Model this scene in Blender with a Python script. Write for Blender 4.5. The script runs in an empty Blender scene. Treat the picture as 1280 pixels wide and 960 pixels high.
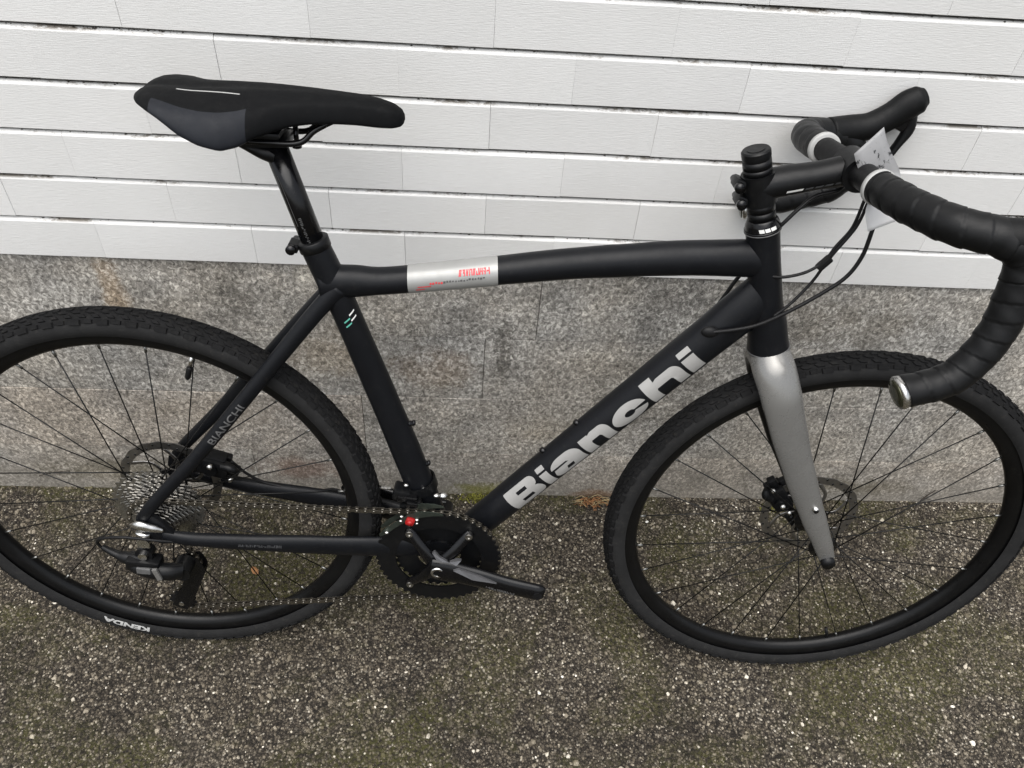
import bpy, bmesh, math, random
import numpy as np
from mathutils import Vector, Matrix, Euler
R_ = math.radians
rnd = random.Random(7)
scn = bpy.context.scene
col = scn.collection

# ------------------------------------------------------------------ camera, world, sun, exposure
cd = bpy.data.cameras.new('camera'); cam = bpy.data.objects.new('camera', cd); col.objects.link(cam)
cd.sensor_width = 36.0; cd.lens = 992.19 / 1280 * 36.0
cd.clip_start = 0.02; cd.clip_end = 500
cam.matrix_world = Matrix.Translation((-0.05714, -1.02303, 1.37862)) @ Matrix.Rotation(-0.09286, 4, 'Z') @ \
    Matrix.Rotation(math.pi / 2 - 0.78829, 4, 'X') @ Matrix.Rotation(0.09233, 4, 'Z')
scn.camera = cam
w = bpy.data.worlds.new('World'); scn.world = w; w.use_nodes = True
nt = w.node_tree; nt.nodes.clear()
sky = nt.nodes.new('ShaderNodeTexSky'); sky.sky_type = 'NISHITA'; sky.sun_disc = False
SUN_EL, SUN_AZ = R_(68), R_(205)      # azimuth measured from +Y towards +X
sky.sun_elevation = SUN_EL; sky.sun_rotation = SUN_AZ
sky.dust_density = 3.0; sky.air_density = 1.2
hs = nt.nodes.new('ShaderNodeHueSaturation'); hs.inputs['Saturation'].default_value = 0.30
bg = nt.nodes.new('ShaderNodeBackground'); bg.inputs['Strength'].default_value = 0.11
wo = nt.nodes.new('ShaderNodeOutputWorld')
nt.links.new(sky.outputs[0], hs.inputs['Color']); nt.links.new(hs.outputs[0], bg.inputs[0]); nt.links.new(bg.outputs[0], wo.inputs[0])
sd = bpy.data.lights.new('sun', 'SUN'); sd.energy = 1.5; sd.angle = R_(70); sd.color = (1.0, 0.975, 0.94)
sun = bpy.data.objects.new('sun', sd); col.objects.link(sun)
dirv = Vector((math.sin(SUN_AZ) * math.cos(SUN_EL), math.cos(SUN_AZ) * math.cos(SUN_EL), math.sin(SUN_EL)))
sun.rotation_euler = dirv.to_track_quat('Z', 'Y').to_euler()
scn.view_settings.view_transform = 'Standard'; scn.view_settings.look = 'None'
scn.view_settings.exposure = 1.0; scn.view_settings.gamma = 1

# ------------------------------------------------------------------ material helpers
def mat(name):
    m = bpy.data.materials.new(name); m.use_nodes = True
    return m, m.node_tree, m.node_tree.nodes['Principled BSDF']
def N(t, typ, **kw):
    n = t.nodes.new(typ)
    for k, v in kw.items():
        if k in n.inputs: n.inputs[k].default_value = v
        else: setattr(n, k, v)
    return n
def ramp(t, src, stops, interp='LINEAR'):
    n = t.nodes.new('ShaderNodeValToRGB'); n.color_ramp.interpolation = interp
    e = n.color_ramp.elements
    while len(e) < len(stops): e.new(0.5)
    for i, (p, c) in enumerate(stops):
        e[i].position = p; e[i].color = (c[0], c[1], c[2], 1) if isinstance(c, (tuple, list)) else (c, c, c, 1)
    t.links.new(src, n.inputs[0]); return n
def mixc(t, fac, a, b, mode='MIX'):
    n = t.nodes.new('ShaderNodeMix'); n.data_type = 'RGBA'; n.blend_type = mode; n.clamp_factor = True
    for s, v in ((0, fac), (6, a), (7, b)):
        if hasattr(v, 'is_output') or isinstance(v, bpy.types.NodeSocket): t.links.new(v, n.inputs[s])
        else: n.inputs[s].default_value = v if s == 0 else (*v, 1)
    return n.outputs[2]
def math_(t, op, a, b=None, c=None):
    n = t.nodes.new('ShaderNodeMath'); n.operation = op
    for i, v in enumerate((a, b, c)):
        if v is None: continue
        if isinstance(v, bpy.types.NodeSocket): t.links.new(v, n.inputs[i])
        else: n.inputs[i].default_value = v
    return n.outputs[0]
def noise(t, vec, scale, detail=4, rough=0.6, dist=0.0):
    n = N(t, 'ShaderNodeTexNoise', Scale=scale, Detail=detail, Roughness=rough, Distortion=dist)
    if vec: t.links.new(vec, n.inputs['Vector'])
    return n.outputs[0]
def mapping(t, src, scale=(1, 1, 1), loc=(0, 0, 0), rot=(0, 0, 0)):
    n = t.nodes.new('ShaderNodeMapping'); t.links.new(src, n.inputs[0])
    n.inputs['Scale'].default_value = scale; n.inputs['Location'].default_value = loc; n.inputs['Rotation'].default_value = rot
    return n.outputs[0]
def bump(t, bs, h, strength, dist=0.001, prev=None):
    n = t.nodes.new('ShaderNodeBump'); n.inputs['Strength'].default_value = strength; n.inputs['Distance'].default_value = dist
    t.links.new(h, n.inputs['Height'])
    if prev: t.links.new(prev, n.inputs['Normal'])
    t.links.new(n.outputs[0], bs.inputs['Normal']); return n.outputs[0]
def wpos(t): return t.nodes.new('ShaderNodeNewGeometry').outputs['Position']
def opos(t): return t.nodes.new('ShaderNodeTexCoord').outputs['Object']

def simple(name, c, rough=0.5, metal=0.0, grain=0.0, gscale=900, var=0.12, vscale=25, coat=0.0, spec=0.5, dust=0.0):
    """painted / plastic / metal material with soft colour variation, fine grain and a little dust"""
    m, t, b = mat(name)
    p = opos(t)
    n1 = noise(t, p, vscale, 5, 0.65)
    lo = tuple(x * (1 - var) for x in c); hi = tuple(min(1, x * (1 + var)) for x in c)
    cr = ramp(t, n1, [(0.3, lo), (0.7, hi)])
    out = cr.outputs[0]
    if dust > 0:
        d = ramp(t, noise(t, p, 130, 8, 0.75), [(0.55, 0.0), (0.75, dust)])
        out = mixc(t, d.outputs[0], out, (0.16, 0.145, 0.12))
    t.links.new(out, b.inputs['Base Color'])
    rr = ramp(t, noise(t, p, vscale * 3, 5, 0.7), [(0.3, max(0.03, rough - 0.07)), (0.7, min(1, rough + 0.09))])
    t.links.new(rr.outputs[0], b.inputs['Roughness'])
    b.inputs['Metallic'].default_value = metal; b.inputs['Coat Weight'].default_value = coat
    b.inputs['Specular IOR Level'].default_value = spec
    if grain: bump(t, b, noise(t, p, gscale, 3, 0.6), grain, 0.0004)
    return m

M = {}
M['frame'] = simple('matte_black_paint', (0.0045, 0.0050, 0.0064), 0.40, 0, 0.12, 2500, 0.1, 12, dust=0.05, spec=0.21)
M['fork_grey'] = simple('satin_grey_paint', (0.195, 0.192, 0.184), 0.27, 0.45, 0.05, 2500, 0.06, 15)
M['crank_face'] = simple('brushed_crank_face', (0.11, 0.11, 0.115), 0.34, 0.5, 0.1, 1500, 0.1, 60)
M['black_gloss'] = simple('gloss_black', (0.003, 0.003, 0.0035), 0.20, 0, 0.0, 900, 0.2, 40, dust=0.03, spec=0.32)
M['black_satin'] = simple('satin_black', (0.0035, 0.0037, 0.0042), 0.38, 0, 0.08, 1500, 0.2, 40, dust=0.05, spec=0.25)
M['black_plastic'] = simple('black_plastic', (0.0045, 0.0045, 0.005), 0.5, 0, 0.2, 1200, 0.2, 60, dust=0.06, spec=0.25)
M['saddle'] = simple('saddle_cover', (0.0028, 0.0031, 0.0036), 0.68, 0, 0.25, 2200, 0.15, 30, dust=0.03, spec=0.12)
M['saddle_panel'] = simple('saddle_side_panel', (0.0115, 0.013, 0.017), 0.6, 0, 0.2, 2200, 0.12, 30, dust=0.04, spec=0.2)
M['rubber'] = simple('tyre_rubber', (0.0065, 0.0065, 0.0068), 0.75, 0, 0.35, 700, 0.25, 30, dust=0.10, spec=0.14)
M['sidewall'] = simple('tyre_sidewall', (0.0150, 0.0150, 0.0152), 0.74, 0, 0.25, 900, 0.2, 30, dust=0.13, spec=0.16)
M['tape'] = simple('bar_tape', (0.0042, 0.0044, 0.0048), 0.45, 0, 0.3, 1500, 0.2, 50, dust=0.03, spec=0.24)
M['hood'] = simple('hood_rubber', (0.0035, 0.0037, 0.004), 0.52, 0, 0.2, 1800, 0.15, 50, dust=0.03, spec=0.2)
M['rim'] = simple('anodised_rim', (0.0028, 0.0028, 0.003), 0.33, 0.0, 0.0, 900, 0.2, 20, dust=0.04, spec=0.22)
M['spoke'] = simple('black_spoke', (0.012, 0.012, 0.012), 0.3, 0.7, 0, 900, 0.2, 30)
M['nipple'] = simple('dull_nipple', (0.22, 0.22, 0.21), 0.4, 1.0, 0, 900, 0.2, 90)
M['steel'] = simple('bright_steel', (0.62, 0.61, 0.59), 0.24, 1.0, 0.0, 900, 0.15, 90, dust=0.1)
M['chain'] = simple('chain_steel', (0.20, 0.185, 0.16), 0.36, 1.0, 0.1, 900, 0.3, 160, dust=0.35)
M['cog'] = simple('cassette_steel', (0.42, 0.41, 0.39), 0.3, 1.0, 0.1, 900, 0.2, 120, dust=0.2)
M['rotor'] = simple('rotor_steel', (0.30, 0.29, 0.28), 0.34, 1.0, 0.1, 900, 0.2, 120, dust=0.1)
M['letter'] = simple('silver_decal', (0.31, 0.305, 0.295), 0.40, 0.15, 0.1, 900, 0.08, 30, dust=0.12)
M['letter_dim'] = simple('grey_decal', (0.095, 0.095, 0.095), 0.45, 0.1, 0, 900, 0.2, 60)
M['white_print'] = simple('white_print', (0.72, 0.72, 0.70), 0.5, 0, 0, 900, 0.08, 60)
M['faint_print'] = simple('faint_print', (0.055, 0.057, 0.06), 0.5, 0, 0, 900, 0.3, 100)
M['celeste'] = simple('celeste_print', (0.09, 0.36, 0.28), 0.5)
M['red_print'] = simple('red_print', (0.62, 0.05, 0.06), 0.45, 0, 0, 900, 0.2, 200)
M['red_plastic'] = simple('red_plastic', (0.33, 0.008, 0.008), 0.38)
M['sticker'] = simple('silver_sticker', (0.31, 0.31, 0.30), 0.36, 0.25, 0, 900, 0.06, 30)
M['white_ring'] = simple('pale_finishing_tape', (0.38, 0.38, 0.37), 0.45, 0, 0, 900, 0.08, 60)
M['plug'] = simple('smoked_plug_face', (0.05, 0.05, 0.03), 0.12, 0.6, 0, 900, 0.3, 60)
M['grease'] = simple('greenish_metal', (0.05, 0.06, 0.05), 0.42, 0.7, 0, 900, 0.3, 60)

def paper_mat():
    m, t, b = mat('smudged_card')
    p = opos(t)
    base = ramp(t, noise(t, p, 40, 4, 0.6), [(0.3, (0.40, 0.40, 0.40)), (0.7, (0.50, 0.50, 0.50))]).outputs[0]
    sm = ramp(t, noise(t, mapping(t, p, (1, 1, 0.8)), 75, 7, 0.75, 0.6), [(0.575, 0.0), (0.61, 1.0)])
    sx = t.nodes.new('ShaderNodeSeparateXYZ'); t.links.new(p, sx.inputs[0])
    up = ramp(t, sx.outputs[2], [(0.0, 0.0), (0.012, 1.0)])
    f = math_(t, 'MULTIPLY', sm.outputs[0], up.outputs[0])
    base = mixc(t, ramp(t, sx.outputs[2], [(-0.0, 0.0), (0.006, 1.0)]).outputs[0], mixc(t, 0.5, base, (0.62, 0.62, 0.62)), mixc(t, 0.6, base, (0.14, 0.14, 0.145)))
    t.links.new(mixc(t, f, base, (0.02, 0.02, 0.022)), b.inputs['Base Color']); b.inputs['Roughness'].default_value = 0.55
    return m
M['paper'] = paper_mat()

WALL_H0, PITCH, JX = 0.600, 0.0715, 0.2313
def siding_mat():
    m, t, b = mat('white_painted_cladding')
    p = wpos(t); oi = t.nodes.new('ShaderNodeObjectInfo')
    g = noise(t, mapping(t, p, (6, 6, 90)), 9, 8, 0.7)                         # combed horizontal texture
    blot = noise(t, p, 3.0, 6, 0.62)
    c = ramp(t, blot, [(0.3, (0.73, 0.725, 0.705)), (0.7, (0.795, 0.79, 0.775))]).outputs[0]
    c = mixc(t, 1.0, c, ramp(t, oi.outputs['Random'], [(0, 0.92), (1, 1.0)]).outputs[0], 'MULTIPLY')
    c = mixc(t, 0.5, c, ramp(t, g, [(0.3, 0.86), (0.65, 1.0)]).outputs[0], 'MULTIPLY')
    # grime caught on the top ledge of every board (a real deposit, patchy along the wall)
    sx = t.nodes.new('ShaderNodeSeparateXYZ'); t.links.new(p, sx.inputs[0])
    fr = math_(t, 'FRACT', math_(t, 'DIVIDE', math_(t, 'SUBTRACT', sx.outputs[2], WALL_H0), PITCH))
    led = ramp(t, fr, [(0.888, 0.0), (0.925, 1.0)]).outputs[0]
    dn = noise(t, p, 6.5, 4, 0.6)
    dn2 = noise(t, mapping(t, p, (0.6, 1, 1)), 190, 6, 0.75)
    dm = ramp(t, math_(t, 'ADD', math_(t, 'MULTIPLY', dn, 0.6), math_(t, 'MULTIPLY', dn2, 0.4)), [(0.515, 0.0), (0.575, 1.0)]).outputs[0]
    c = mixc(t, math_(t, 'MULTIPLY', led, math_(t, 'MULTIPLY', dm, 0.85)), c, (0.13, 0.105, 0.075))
    inner = ramp(t, sx.outputs[1], [(0.0045, 0.0), (0.0075, 1.0)]).outputs[0]  # back of each groove darkened in the colour, painted shade under the boards
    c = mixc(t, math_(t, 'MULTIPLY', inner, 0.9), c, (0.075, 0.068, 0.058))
    # sparse specks and scuffs on the faces
    sp = ramp(t, noise(t, mapping(t, p, (1, 1, 0.6)), 60, 8, 0.8), [(0.70, 0.0), (0.735, 1.0)]).outputs[0]
    c = mixc(t, math_(t, 'MULTIPLY', sp, 0.35), c, (0.33, 0.30, 0.26))
    t.links.new(c, b.inputs['Base Color']); b.inputs['Roughness'].default_value = 0.55
    n1 = bump(t, b, g, 0.5, 0.0016)
    bump(t, b, noise(t, p, 420, 4, 0.6), 0.12, 0.0006, n1)
    return m
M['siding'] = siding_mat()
M['crack'] = simple('dark_joint', (0.14, 0.13, 0.115), 0.9)

def plinth_mat():
    m, t, b = mat('weathered_stone')
    p = wpos(t); oi = t.nodes.new('ShaderNodeObjectInfo')
    sx = t.nodes.new('ShaderNodeSeparateXYZ'); t.links.new(p, sx.inputs[0])
    f1 = noise(t, mapping(t, p, (1, 1, 0.85)), 150, 8, 0.72, 0.8); f2 = noise(t, p, 17, 6, 0.65, 0.3); f3 = noise(t, p, 3.3, 5, 0.6)
    c = ramp(t, f1, [(0.36, (0.085, 0.080, 0.075)), (0.445, (0.20, 0.192, 0.180)), (0.53, (0.345, 0.333, 0.315)), (0.62, (0.66, 0.645, 0.62))]).outputs[0]
    c = mixc(t, 0.85, c, ramp(t, f2, [(0.3, 0.58), (0.7, 1.22)]).outputs[0], 'MULTIPLY')
    warm = ramp(t, f3, [(0.40, (1.0, 1.0, 0.985)), (0.62, (1.06, 1.0, 0.90))]).outputs[0]
    c = mixc(t, 0.8, c, warm, 'MULTIPLY')
    tone = ramp(t, oi.outputs['Random'], [(0, (0.88, 0.89, 0.90)), (0.5, (1.0, 0.99, 0.97)), (1, (1.04, 0.99, 0.94))]).outputs[0]
    c = mixc(t, 1.0, c, tone, 'MULTIPLY')
    # swirling trowel marks, lighter threads
    band = noise(t, mapping(t, p, (0.55, 1, 3.2)), 6.5, 6, 0.66, 0.4)
    c = mixc(t, 0.8, c, ramp(t, band, [(0.33, 0.70), (0.66, 1.25)]).outputs[0], 'MULTIPLY')
    th = ramp(t, noise(t, mapping(t, p, (1, 1, 1)), 55, 6, 0.7, 2.2), [(0.485, 0.0), (0.5, 1.0), (0.515, 0.0)]).outputs[0]
    c = mixc(t, math_(t, 'MULTIPLY', th, 0.28), c, (0.62, 0.60, 0.56))
    # splash-back dirt with its own ragged upper edge near the ground
    zz = math_(t, 'ADD', sx.outputs[2], math_(t, 'MULTIPLY', math_(t, 'SUBTRACT', f2, 0.5), 0.14))
    low = ramp(t, zz, [(0.02, 1.0), (0.155, 0.0)]).outputs[0]
    c = mixc(t, math_(t, 'MULTIPLY', low, 0.55), c, (0.155, 0.14, 0.115))
    def blob(cx, cz, rx, rz, colr, amt, th0=0.45):
        nonlocal c
        dx = math_(t, 'DIVIDE', math_(t, 'SUBTRACT', sx.outputs[0], cx), rx)
        dz = math_(t, 'DIVIDE', math_(t, 'SUBTRACT', sx.outputs[2], cz), rz)
        r = math_(t, 'ADD', math_(t, 'MULTIPLY', dx, dx), math_(t, 'MULTIPLY', dz, dz))
        r = math_(t, 'ADD', r, math_(t, 'MULTIPLY', math_(t, 'SUBTRACT', f2, 0.5), 3.4))
        r = math_(t, 'ADD', r, math_(t, 'MULTIPLY', math_(t, 'SUBTRACT', f1, 0.5), 3.0))
        k = ramp(t, r, [(0.0, 1.0), (1.25, 0.0)]).outputs[0]
        c = mixc(t, math_(t, 'MULTIPLY', k, amt), c, colr, 'MULTIPLY')
    blob(-0.622, 0.545, 0.026, 0.10, (1.30, 0.95, 0.58), 0.5)       # rust run
    blob(-0.313, 0.572, 0.022, 0.026, (1.9, 1.9, 1.85), 0.8)         # pale scab
    blob(-0.10, 0.375, 0.085, 0.055, (0.84, 0.70, 0.58), 0.65)       # brown block stain
    blob(0.02, 0.42, 0.018, 0.09, (0.50, 0.49, 0.47), 0.8)           # dark run
    blob(-0.28, 0.40, 0.10, 0.06, (1.35, 1.2, 1.0), 0.5)
    blob(0.33, 0.30, 0.16, 0.10, (0.78, 0.76, 0.72), 0.6)
    blob(0.55, 0.50, 0.22, 0.06, (0.80, 0.76, 0.70), 0.7)
    blob(-0.45, 0.52, 0.10, 0.05, (0.72, 0.71, 0.69), 0.6)
    blob(0.14, 0.215, 0.14, 0.05, (1.3, 1.25, 1.15), 0.5)
    blob(-0.52, 0.25, 0.16, 0.05, (1.25, 1.2, 1.12), 0.5)
    blob(0.30, 0.53, 0.08, 0.07, (0.66, 0.66, 0.66), 0.6)
    blob(0.02, 0.01, 0.10, 0.035, (0.75, 0.78, 0.22), 0.85)          # moss foot
    blob(0.24, 0.0, 0.07, 0.025, (0.85, 0.50, 0.25), 0.7)
    blob(-0.37, 0.08, 0.12, 0.04, (0.80, 0.55, 0.48), 0.6)
    blob(-0.75, 0.06, 0.18, 0.04, (0.62, 0.60, 0.48), 0.6)
    blob(0.75, 0.05, 0.20, 0.035, (0.62, 0.58, 0.46), 0.6)
    t.links.new(c, b.inputs['Base Color']); b.inputs['Roughness'].default_value = 0.88
    n1 = bump(t, b, f1, 0.55, 0.0022); bump(t, b, f2, 0.3, 0.004, n1)
    return m
M['plinth'] = plinth_mat()
M['mortar'] = simple('mortar', (0.2, 0.19, 0.175), 0.95, 0, 0.5, 300, 0.3, 60)

def ground_mat():
    m, t, b = mat('worn_aggregate_asphalt')
    p = wpos(t)
    vor = N(t, 'ShaderNodeTexVoronoi', Scale=260.0, Randomness=1.0); t.links.new(p, vor.inputs['Vector'])
    cell = vor.outputs['Color']; s = t.nodes.new('ShaderNodeSeparateXYZ'); t.links.new(cell, s.inputs[0])
    c = ramp(t, s.outputs[0], [(0.0, (0.022, 0.019, 0.016)), (0.45, (0.050, 0.043, 0.036)), (0.75, (0.095, 0.083, 0.068)), (0.93, (0.19, 0.172, 0.145)), (1.0, (0.42, 0.40, 0.36))]).outputs[0]
    dk = ramp(t, vor.outputs['Distance'], [(0.30, 1.0), (0.62, 0.35)]).outputs[0]
    c = mixc(t, 1.0, c, dk, 'MULTIPLY')
    big = noise(t, p, 3.0, 7, 0.62, 0.4)
    c = mixc(t, 1.0, c, ramp(t, big, [(0.32, (0.62, 0.58, 0.52)), (0.5, (1.0, 0.95, 0.86)), (0.68, (1.40, 1.36, 1.28))]).outputs[0], 'MULTIPLY')
    mo = ramp(t, noise(t, mapping(t, p, (1, 1, 1), (4.3, 1.7, 0)), 4.2, 8, 0.66, 0.5), [(0.46, 0.0), (0.58, 1.0)]).outputs[0]
    fine = ramp(t, noise(t, p, 140, 5, 0.7), [(0.42, 0.0), (0.58, 1.0)]).outputs[0]
    c = mixc(t, math_(t, 'MULTIPLY', math_(t, 'MULTIPLY', mo, fine), 0.72), c, (0.052, 0.051, 0.013))
    t.links.new(c, b.inputs['Base Color']); b.inputs['Roughness'].default_value = 0.9
    b.inputs['Specular IOR Level'].default_value = 0.3
    n1 = bump(t, b, math_(t, 'SUBTRACT', 1.0, vor.outputs['Distance']), 0.7, 0.0025)
    bump(t, b, noise(t, p, 500, 5, 0.7), 0.35, 0.001, n1)
    return m
M['ground'] = ground_mat()

def pebble_mat():
    m, t, b = mat('asphalt_chippings')
    g = t.nodes.new('ShaderNodeNewGeometry'); p = g.outputs['Position']
    r = g.outputs['Random Per Island']
    c = ramp(t, r, [(0.0, (0.036, 0.031, 0.024)), (0.35, (0.070, 0.060, 0.045)), (0.65, (0.112, 0.097, 0.074)), (0.85, (0.180, 0.160, 0.128)), (0.95, (0.30, 0.275, 0.23)), (0.985, (0.50, 0.475, 0.42)), (1.0, (0.85, 0.83, 0.78))]).outputs[0]
    mo = ramp(t, noise(t, mapping(t, p, (1, 1, 1), (4.3, 1.7, 0)), 4.2, 8, 0.66, 0.5), [(0.47, 0.0), (0.62, 1.0)]).outputs[0]
    fine = ramp(t, noise(t, p, 110, 5, 0.7), [(0.42, 0.0), (0.58, 1.0)]).outputs[0]
    c = mixc(t, math_(t, 'MULTIPLY', math_(t, 'MULTIPLY', mo, fine), 0.75), c, (0.078, 0.075, 0.020))
    c = mixc(t, 1.0, c, ramp(t, noise(t, p, 3.0, 7, 0.62, 0.4), [(0.32, (0.62, 0.58, 0.52)), (0.5, (1.0, 0.95, 0.86)), (0.68, (1.40, 1.36, 1.28))]).outputs[0], 'MULTIPLY')
    t.links.new(c, b.inputs['Base Color']); b.inputs['Roughness'].default_value = 0.7
    bump(t, b, noise(t, p, 900, 4, 0.7), 0.4, 0.0006)
    return m
M['pebble'] = pebble_mat()
M['moss'] = simple('moss', (0.19, 0.185, 0.030), 0.9, 0, 0.3, 600, 0.5, 120)
M['dry'] = simple('dry_leaf', (0.24, 0.115, 0.045), 0.8, 0, 0.3, 600, 0.5, 120)
M['straw'] = simple('dry_stem', (0.30, 0.23, 0.12), 0.8, 0, 0.2, 600, 0.4, 120)
M['twig'] = simple('twig_bark', (0.035, 0.028, 0.022), 0.9, 0, 0.4, 600, 0.3, 80)
M['chip'] = simple('pale_chip', (0.70, 0.68, 0.64), 0.7, 0, 0.2, 600, 0.1, 200)

# ------------------------------------------------------------------ geometry helpers
class MB:
    def __init__(s): s.v = []; s.f = []; s.m = []; s.sm = []
    def add(s, vs, fs, mi=0, smooth=True):
        o = len(s.v); s.v += [tuple(v) for v in vs]; s.f += [tuple(i + o for i in f) for f in fs]
        s.m += [mi] * len(fs); s.sm += [smooth] * len(fs); return s
    def box(s, c, sz, mi=0, rot=None, bev=0.0):
        """box with chamfered edges"""
        hx, hy, hz = sz[0] / 2, sz[1] / 2, sz[2] / 2
        if bev <= 0:
            vs = [Vector((x, y, z)) for x in (-hx, hx) for y in (-hy, hy) for z in (-hz, hz)]
            fs = [(0, 1, 3, 2), (4, 6, 7, 5), (0, 4, 5, 1), (2, 3, 7, 6), (0, 2, 6, 4), (1, 5, 7, 3)]
        else:
            bm = bmesh.new(); bmesh.ops.create_cube(bm, size=1.0)
            for v in bm.verts: v.co = Vector((v.co.x * sz[0], v.co.y * sz[1], v.co.z * sz[2]))
            bmesh.ops.bevel(bm, geom=bm.edges[:], offset=bev, segments=2, affect='EDGES', profile=0.6)
            bm.verts.index_update()
            vs = [v.co.copy() for v in bm.verts]; fs = [tuple(v.index for v in f.verts) for f in bm.faces]; bm.free()
        if rot is not None: vs = [rot @ v for v in vs]
        return s.add([v + Vector(c) for v in vs], fs, mi, False)
    def sweep(s, pts, rad, seg=16, sub=6, mi=0, cap=True, up=(0, 1, 0), fn=None, smooth_path=True):
        """tube along pts; rad = scalar, list of scalars or list of (side, up) pairs. fn(s, ang, r) may modulate."""
        pts = [Vector(p) for p in pts]; n = len(pts)
        if not isinstance(rad, (list, tuple)): rad = [rad] * n
        rad = [(r, r) if not isinstance(r, (list, tuple)) else r for r in rad]
        P = []; Rr = []
        if smooth_path and n > 2:
            for i in range(n - 1):
                p0 = pts[max(i - 1, 0)]; p1 = pts[i]; p2 = pts[i + 1]; p3 = pts[min(i + 2, n - 1)]
                for k in range(sub):
                    u = k / sub
                    P.append(0.5 * ((2 * p1) + (p2 - p0) * u + (2 * p0 - 5 * p1 + 4 * p2 - p3) * u * u + (3 * p1 - p0 - 3 * p2 + p3) * u ** 3))
                    uu = u * u * (3 - 2 * u)
                    Rr.append(tuple(rad[i][j] * (1 - uu) + rad[i + 1][j] * uu for j in (0, 1)))
            P.append(pts[-1]); Rr.append(rad[-1])
        else:
            for i in range(n - 1):
                for k in range(sub):
                    u = k / sub; P.append(pts[i].lerp(pts[i + 1], u)); Rr.append(tuple(rad[i][j] * (1 - u) + rad[i + 1][j] * u for j in (0, 1)))
            P.append(pts[-1]); Rr.append(rad[-1])
        vs = []; L = 0.0; upv = Vector(up)
        side = None
        for i, p in enumerate(P):
            tg = (P[min(i + 1, len(P) - 1)] - P[max(i - 1, 0)]).normalized()
            if side is None:
                a = upv - tg * upv.dot(tg)
                if a.length < 1e-3: a = Vector((1, 0, 0)) - tg * tg.x
                side = a.normalized()
            else:
                side = (side - tg * side.dot(tg)).normalized()
            b = tg.cross(side)
            if i: L += (p - P[i - 1]).length
            for k in range(seg):
                a = 2 * math.pi * k / seg
                r0, r1 = Rr[i]
                q = 1.0 if fn is None else fn(L, a)
                vs.append(p + side * (math.cos(a) * r0 * q) + b * (math.sin(a) * r1 * q))
        m = len(P)
        fs = [(i * seg + k, i * seg + (k + 1) % seg, (i + 1) * seg + (k + 1) % seg, (i + 1) * seg + k) for i in range(m - 1) for k in range(seg)]
        if cap: fs += [tuple(range(seg))[::-1], tuple((m - 1) * seg + k for k in range(seg))]
        return s.add(vs, fs, mi)
    def cyl(s, a, b, r, seg=20, mi=0, r2=None):
        return s.sweep([a, b], [r, r if r2 is None else r2], seg, 1, mi, True, smooth_path=False)
    def lathe(s, c, prof, seg=64, mi=0, axis='Y', closed=True, smooth=True):
        """prof = [(r, h)] turned round the axis"""
        vs = []; n = len(prof)
        for i in range(seg):
            a = 2 * math.pi * i / seg; ca, sa = math.cos(a), math.sin(a)
            for r, h in prof:
                vs.append((c[0] + r * ca, c[1] + h, c[2] + r * sa) if axis == 'Y' else (c[0] + r * ca, c[1] + r * sa, c[2] + h))
        m = n if closed else n - 1
        fs = [(i * n + k, i * n + (k + 1) % n, ((i + 1) % seg) * n + (k + 1) % n, ((i + 1) % seg) * n + k) for i in range(seg) for k in range(m)]
        return s.add(vs, fs, mi, smooth)
    def prism(s, out, y0, y1, mi=0, M4=None, smooth=False):
        """outline in x,z extruded along y"""
        n = len(out)
        vs = [Vector((x, y0, z)) for x, z in out] + [Vector((x, y1, z)) for x, z in out]
        if M4 is not None: vs = [M4 @ v for v in vs]
        fs = [tuple(range(n)), tuple(range(2 * n - 1, n - 1, -1))] + [(i, i + n, (i + 1) % n + n, (i + 1) % n) for i in range(n)]
        return s.add(vs, fs, mi, smooth)
    def ringplate(s, c, outer, inner, y0, y1, mi=0):
        n = len(outer)
        vs = [(c[0] + x, c[1] + y, c[2] + z) for y in (y0, y1) for lst in (outer, inner) for x, z in lst]
        fs = []
        for i in range(n):
            j = (i + 1) % n
            fs += [(i, j, n + j, n + i), (2 * n + i, 3 * n + i, 3 * n + j, 2 * n + j), (i, 2 * n + i, 2 * n + j, j), (n + i, n + j, 3 * n + j, 3 * n + i)]
        return s.add(vs, fs, mi, False)
    def ball(s, c, r, seg=12, mi=0):
        r = r if isinstance(r, (tuple, list)) else (r, r, r)
        bm = bmesh.new(); bmesh.ops.create_uvsphere(bm, u_segments=seg, v_segments=max(4, seg // 2 + 1), radius=1)
        bm.verts.index_update()
        vs = [(c[0] + v.co.x * r[0], c[1] + v.co.y * r[1], c[2] + v.co.z * r[2]) for v in bm.verts]
        fs = [tuple(v.index for v in f.verts) for f in bm.faces]; bm.free()
        return s.add(vs, fs, mi)
    def mesh(s, name, mats):
        me = bpy.data.meshes.new(name); me.from_pydata(s.v, [], s.f)
        for m in (mats if isinstance(mats, (list, tuple)) else [mats]): me.materials.append(m)
        me.polygons.foreach_set('material_index', s.m); me.polygons.foreach_set('use_smooth', s.sm)
        bm = bmesh.new(); bm.from_mesh(me); bmesh.ops.recalc_face_normals(bm, faces=bm.faces[:]); bm.to_mesh(me); bm.free()
        me.update(); return me
    def build(s, name, mats, parent=None, loc=None, sharp=None):
        me = s.mesh(name, mats)
        if sharp: me.set_sharp_from_angle(angle=R_(sharp))
        return link(name, me, parent, loc)
def link(name, me, parent=None, loc=None):
    o = bpy.data.objects.new(name, me); col.objects.link(o)
    if parent is not None: o.parent = parent
    if loc is not None: o.location = loc
    return o
def tag(o, label=None, cat=None, kind=None, group=None):
    if label: o['label'] = label
    if cat: o['category'] = cat
    if kind: o['kind'] = kind
    if group: o['group'] = group
    return o

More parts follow.
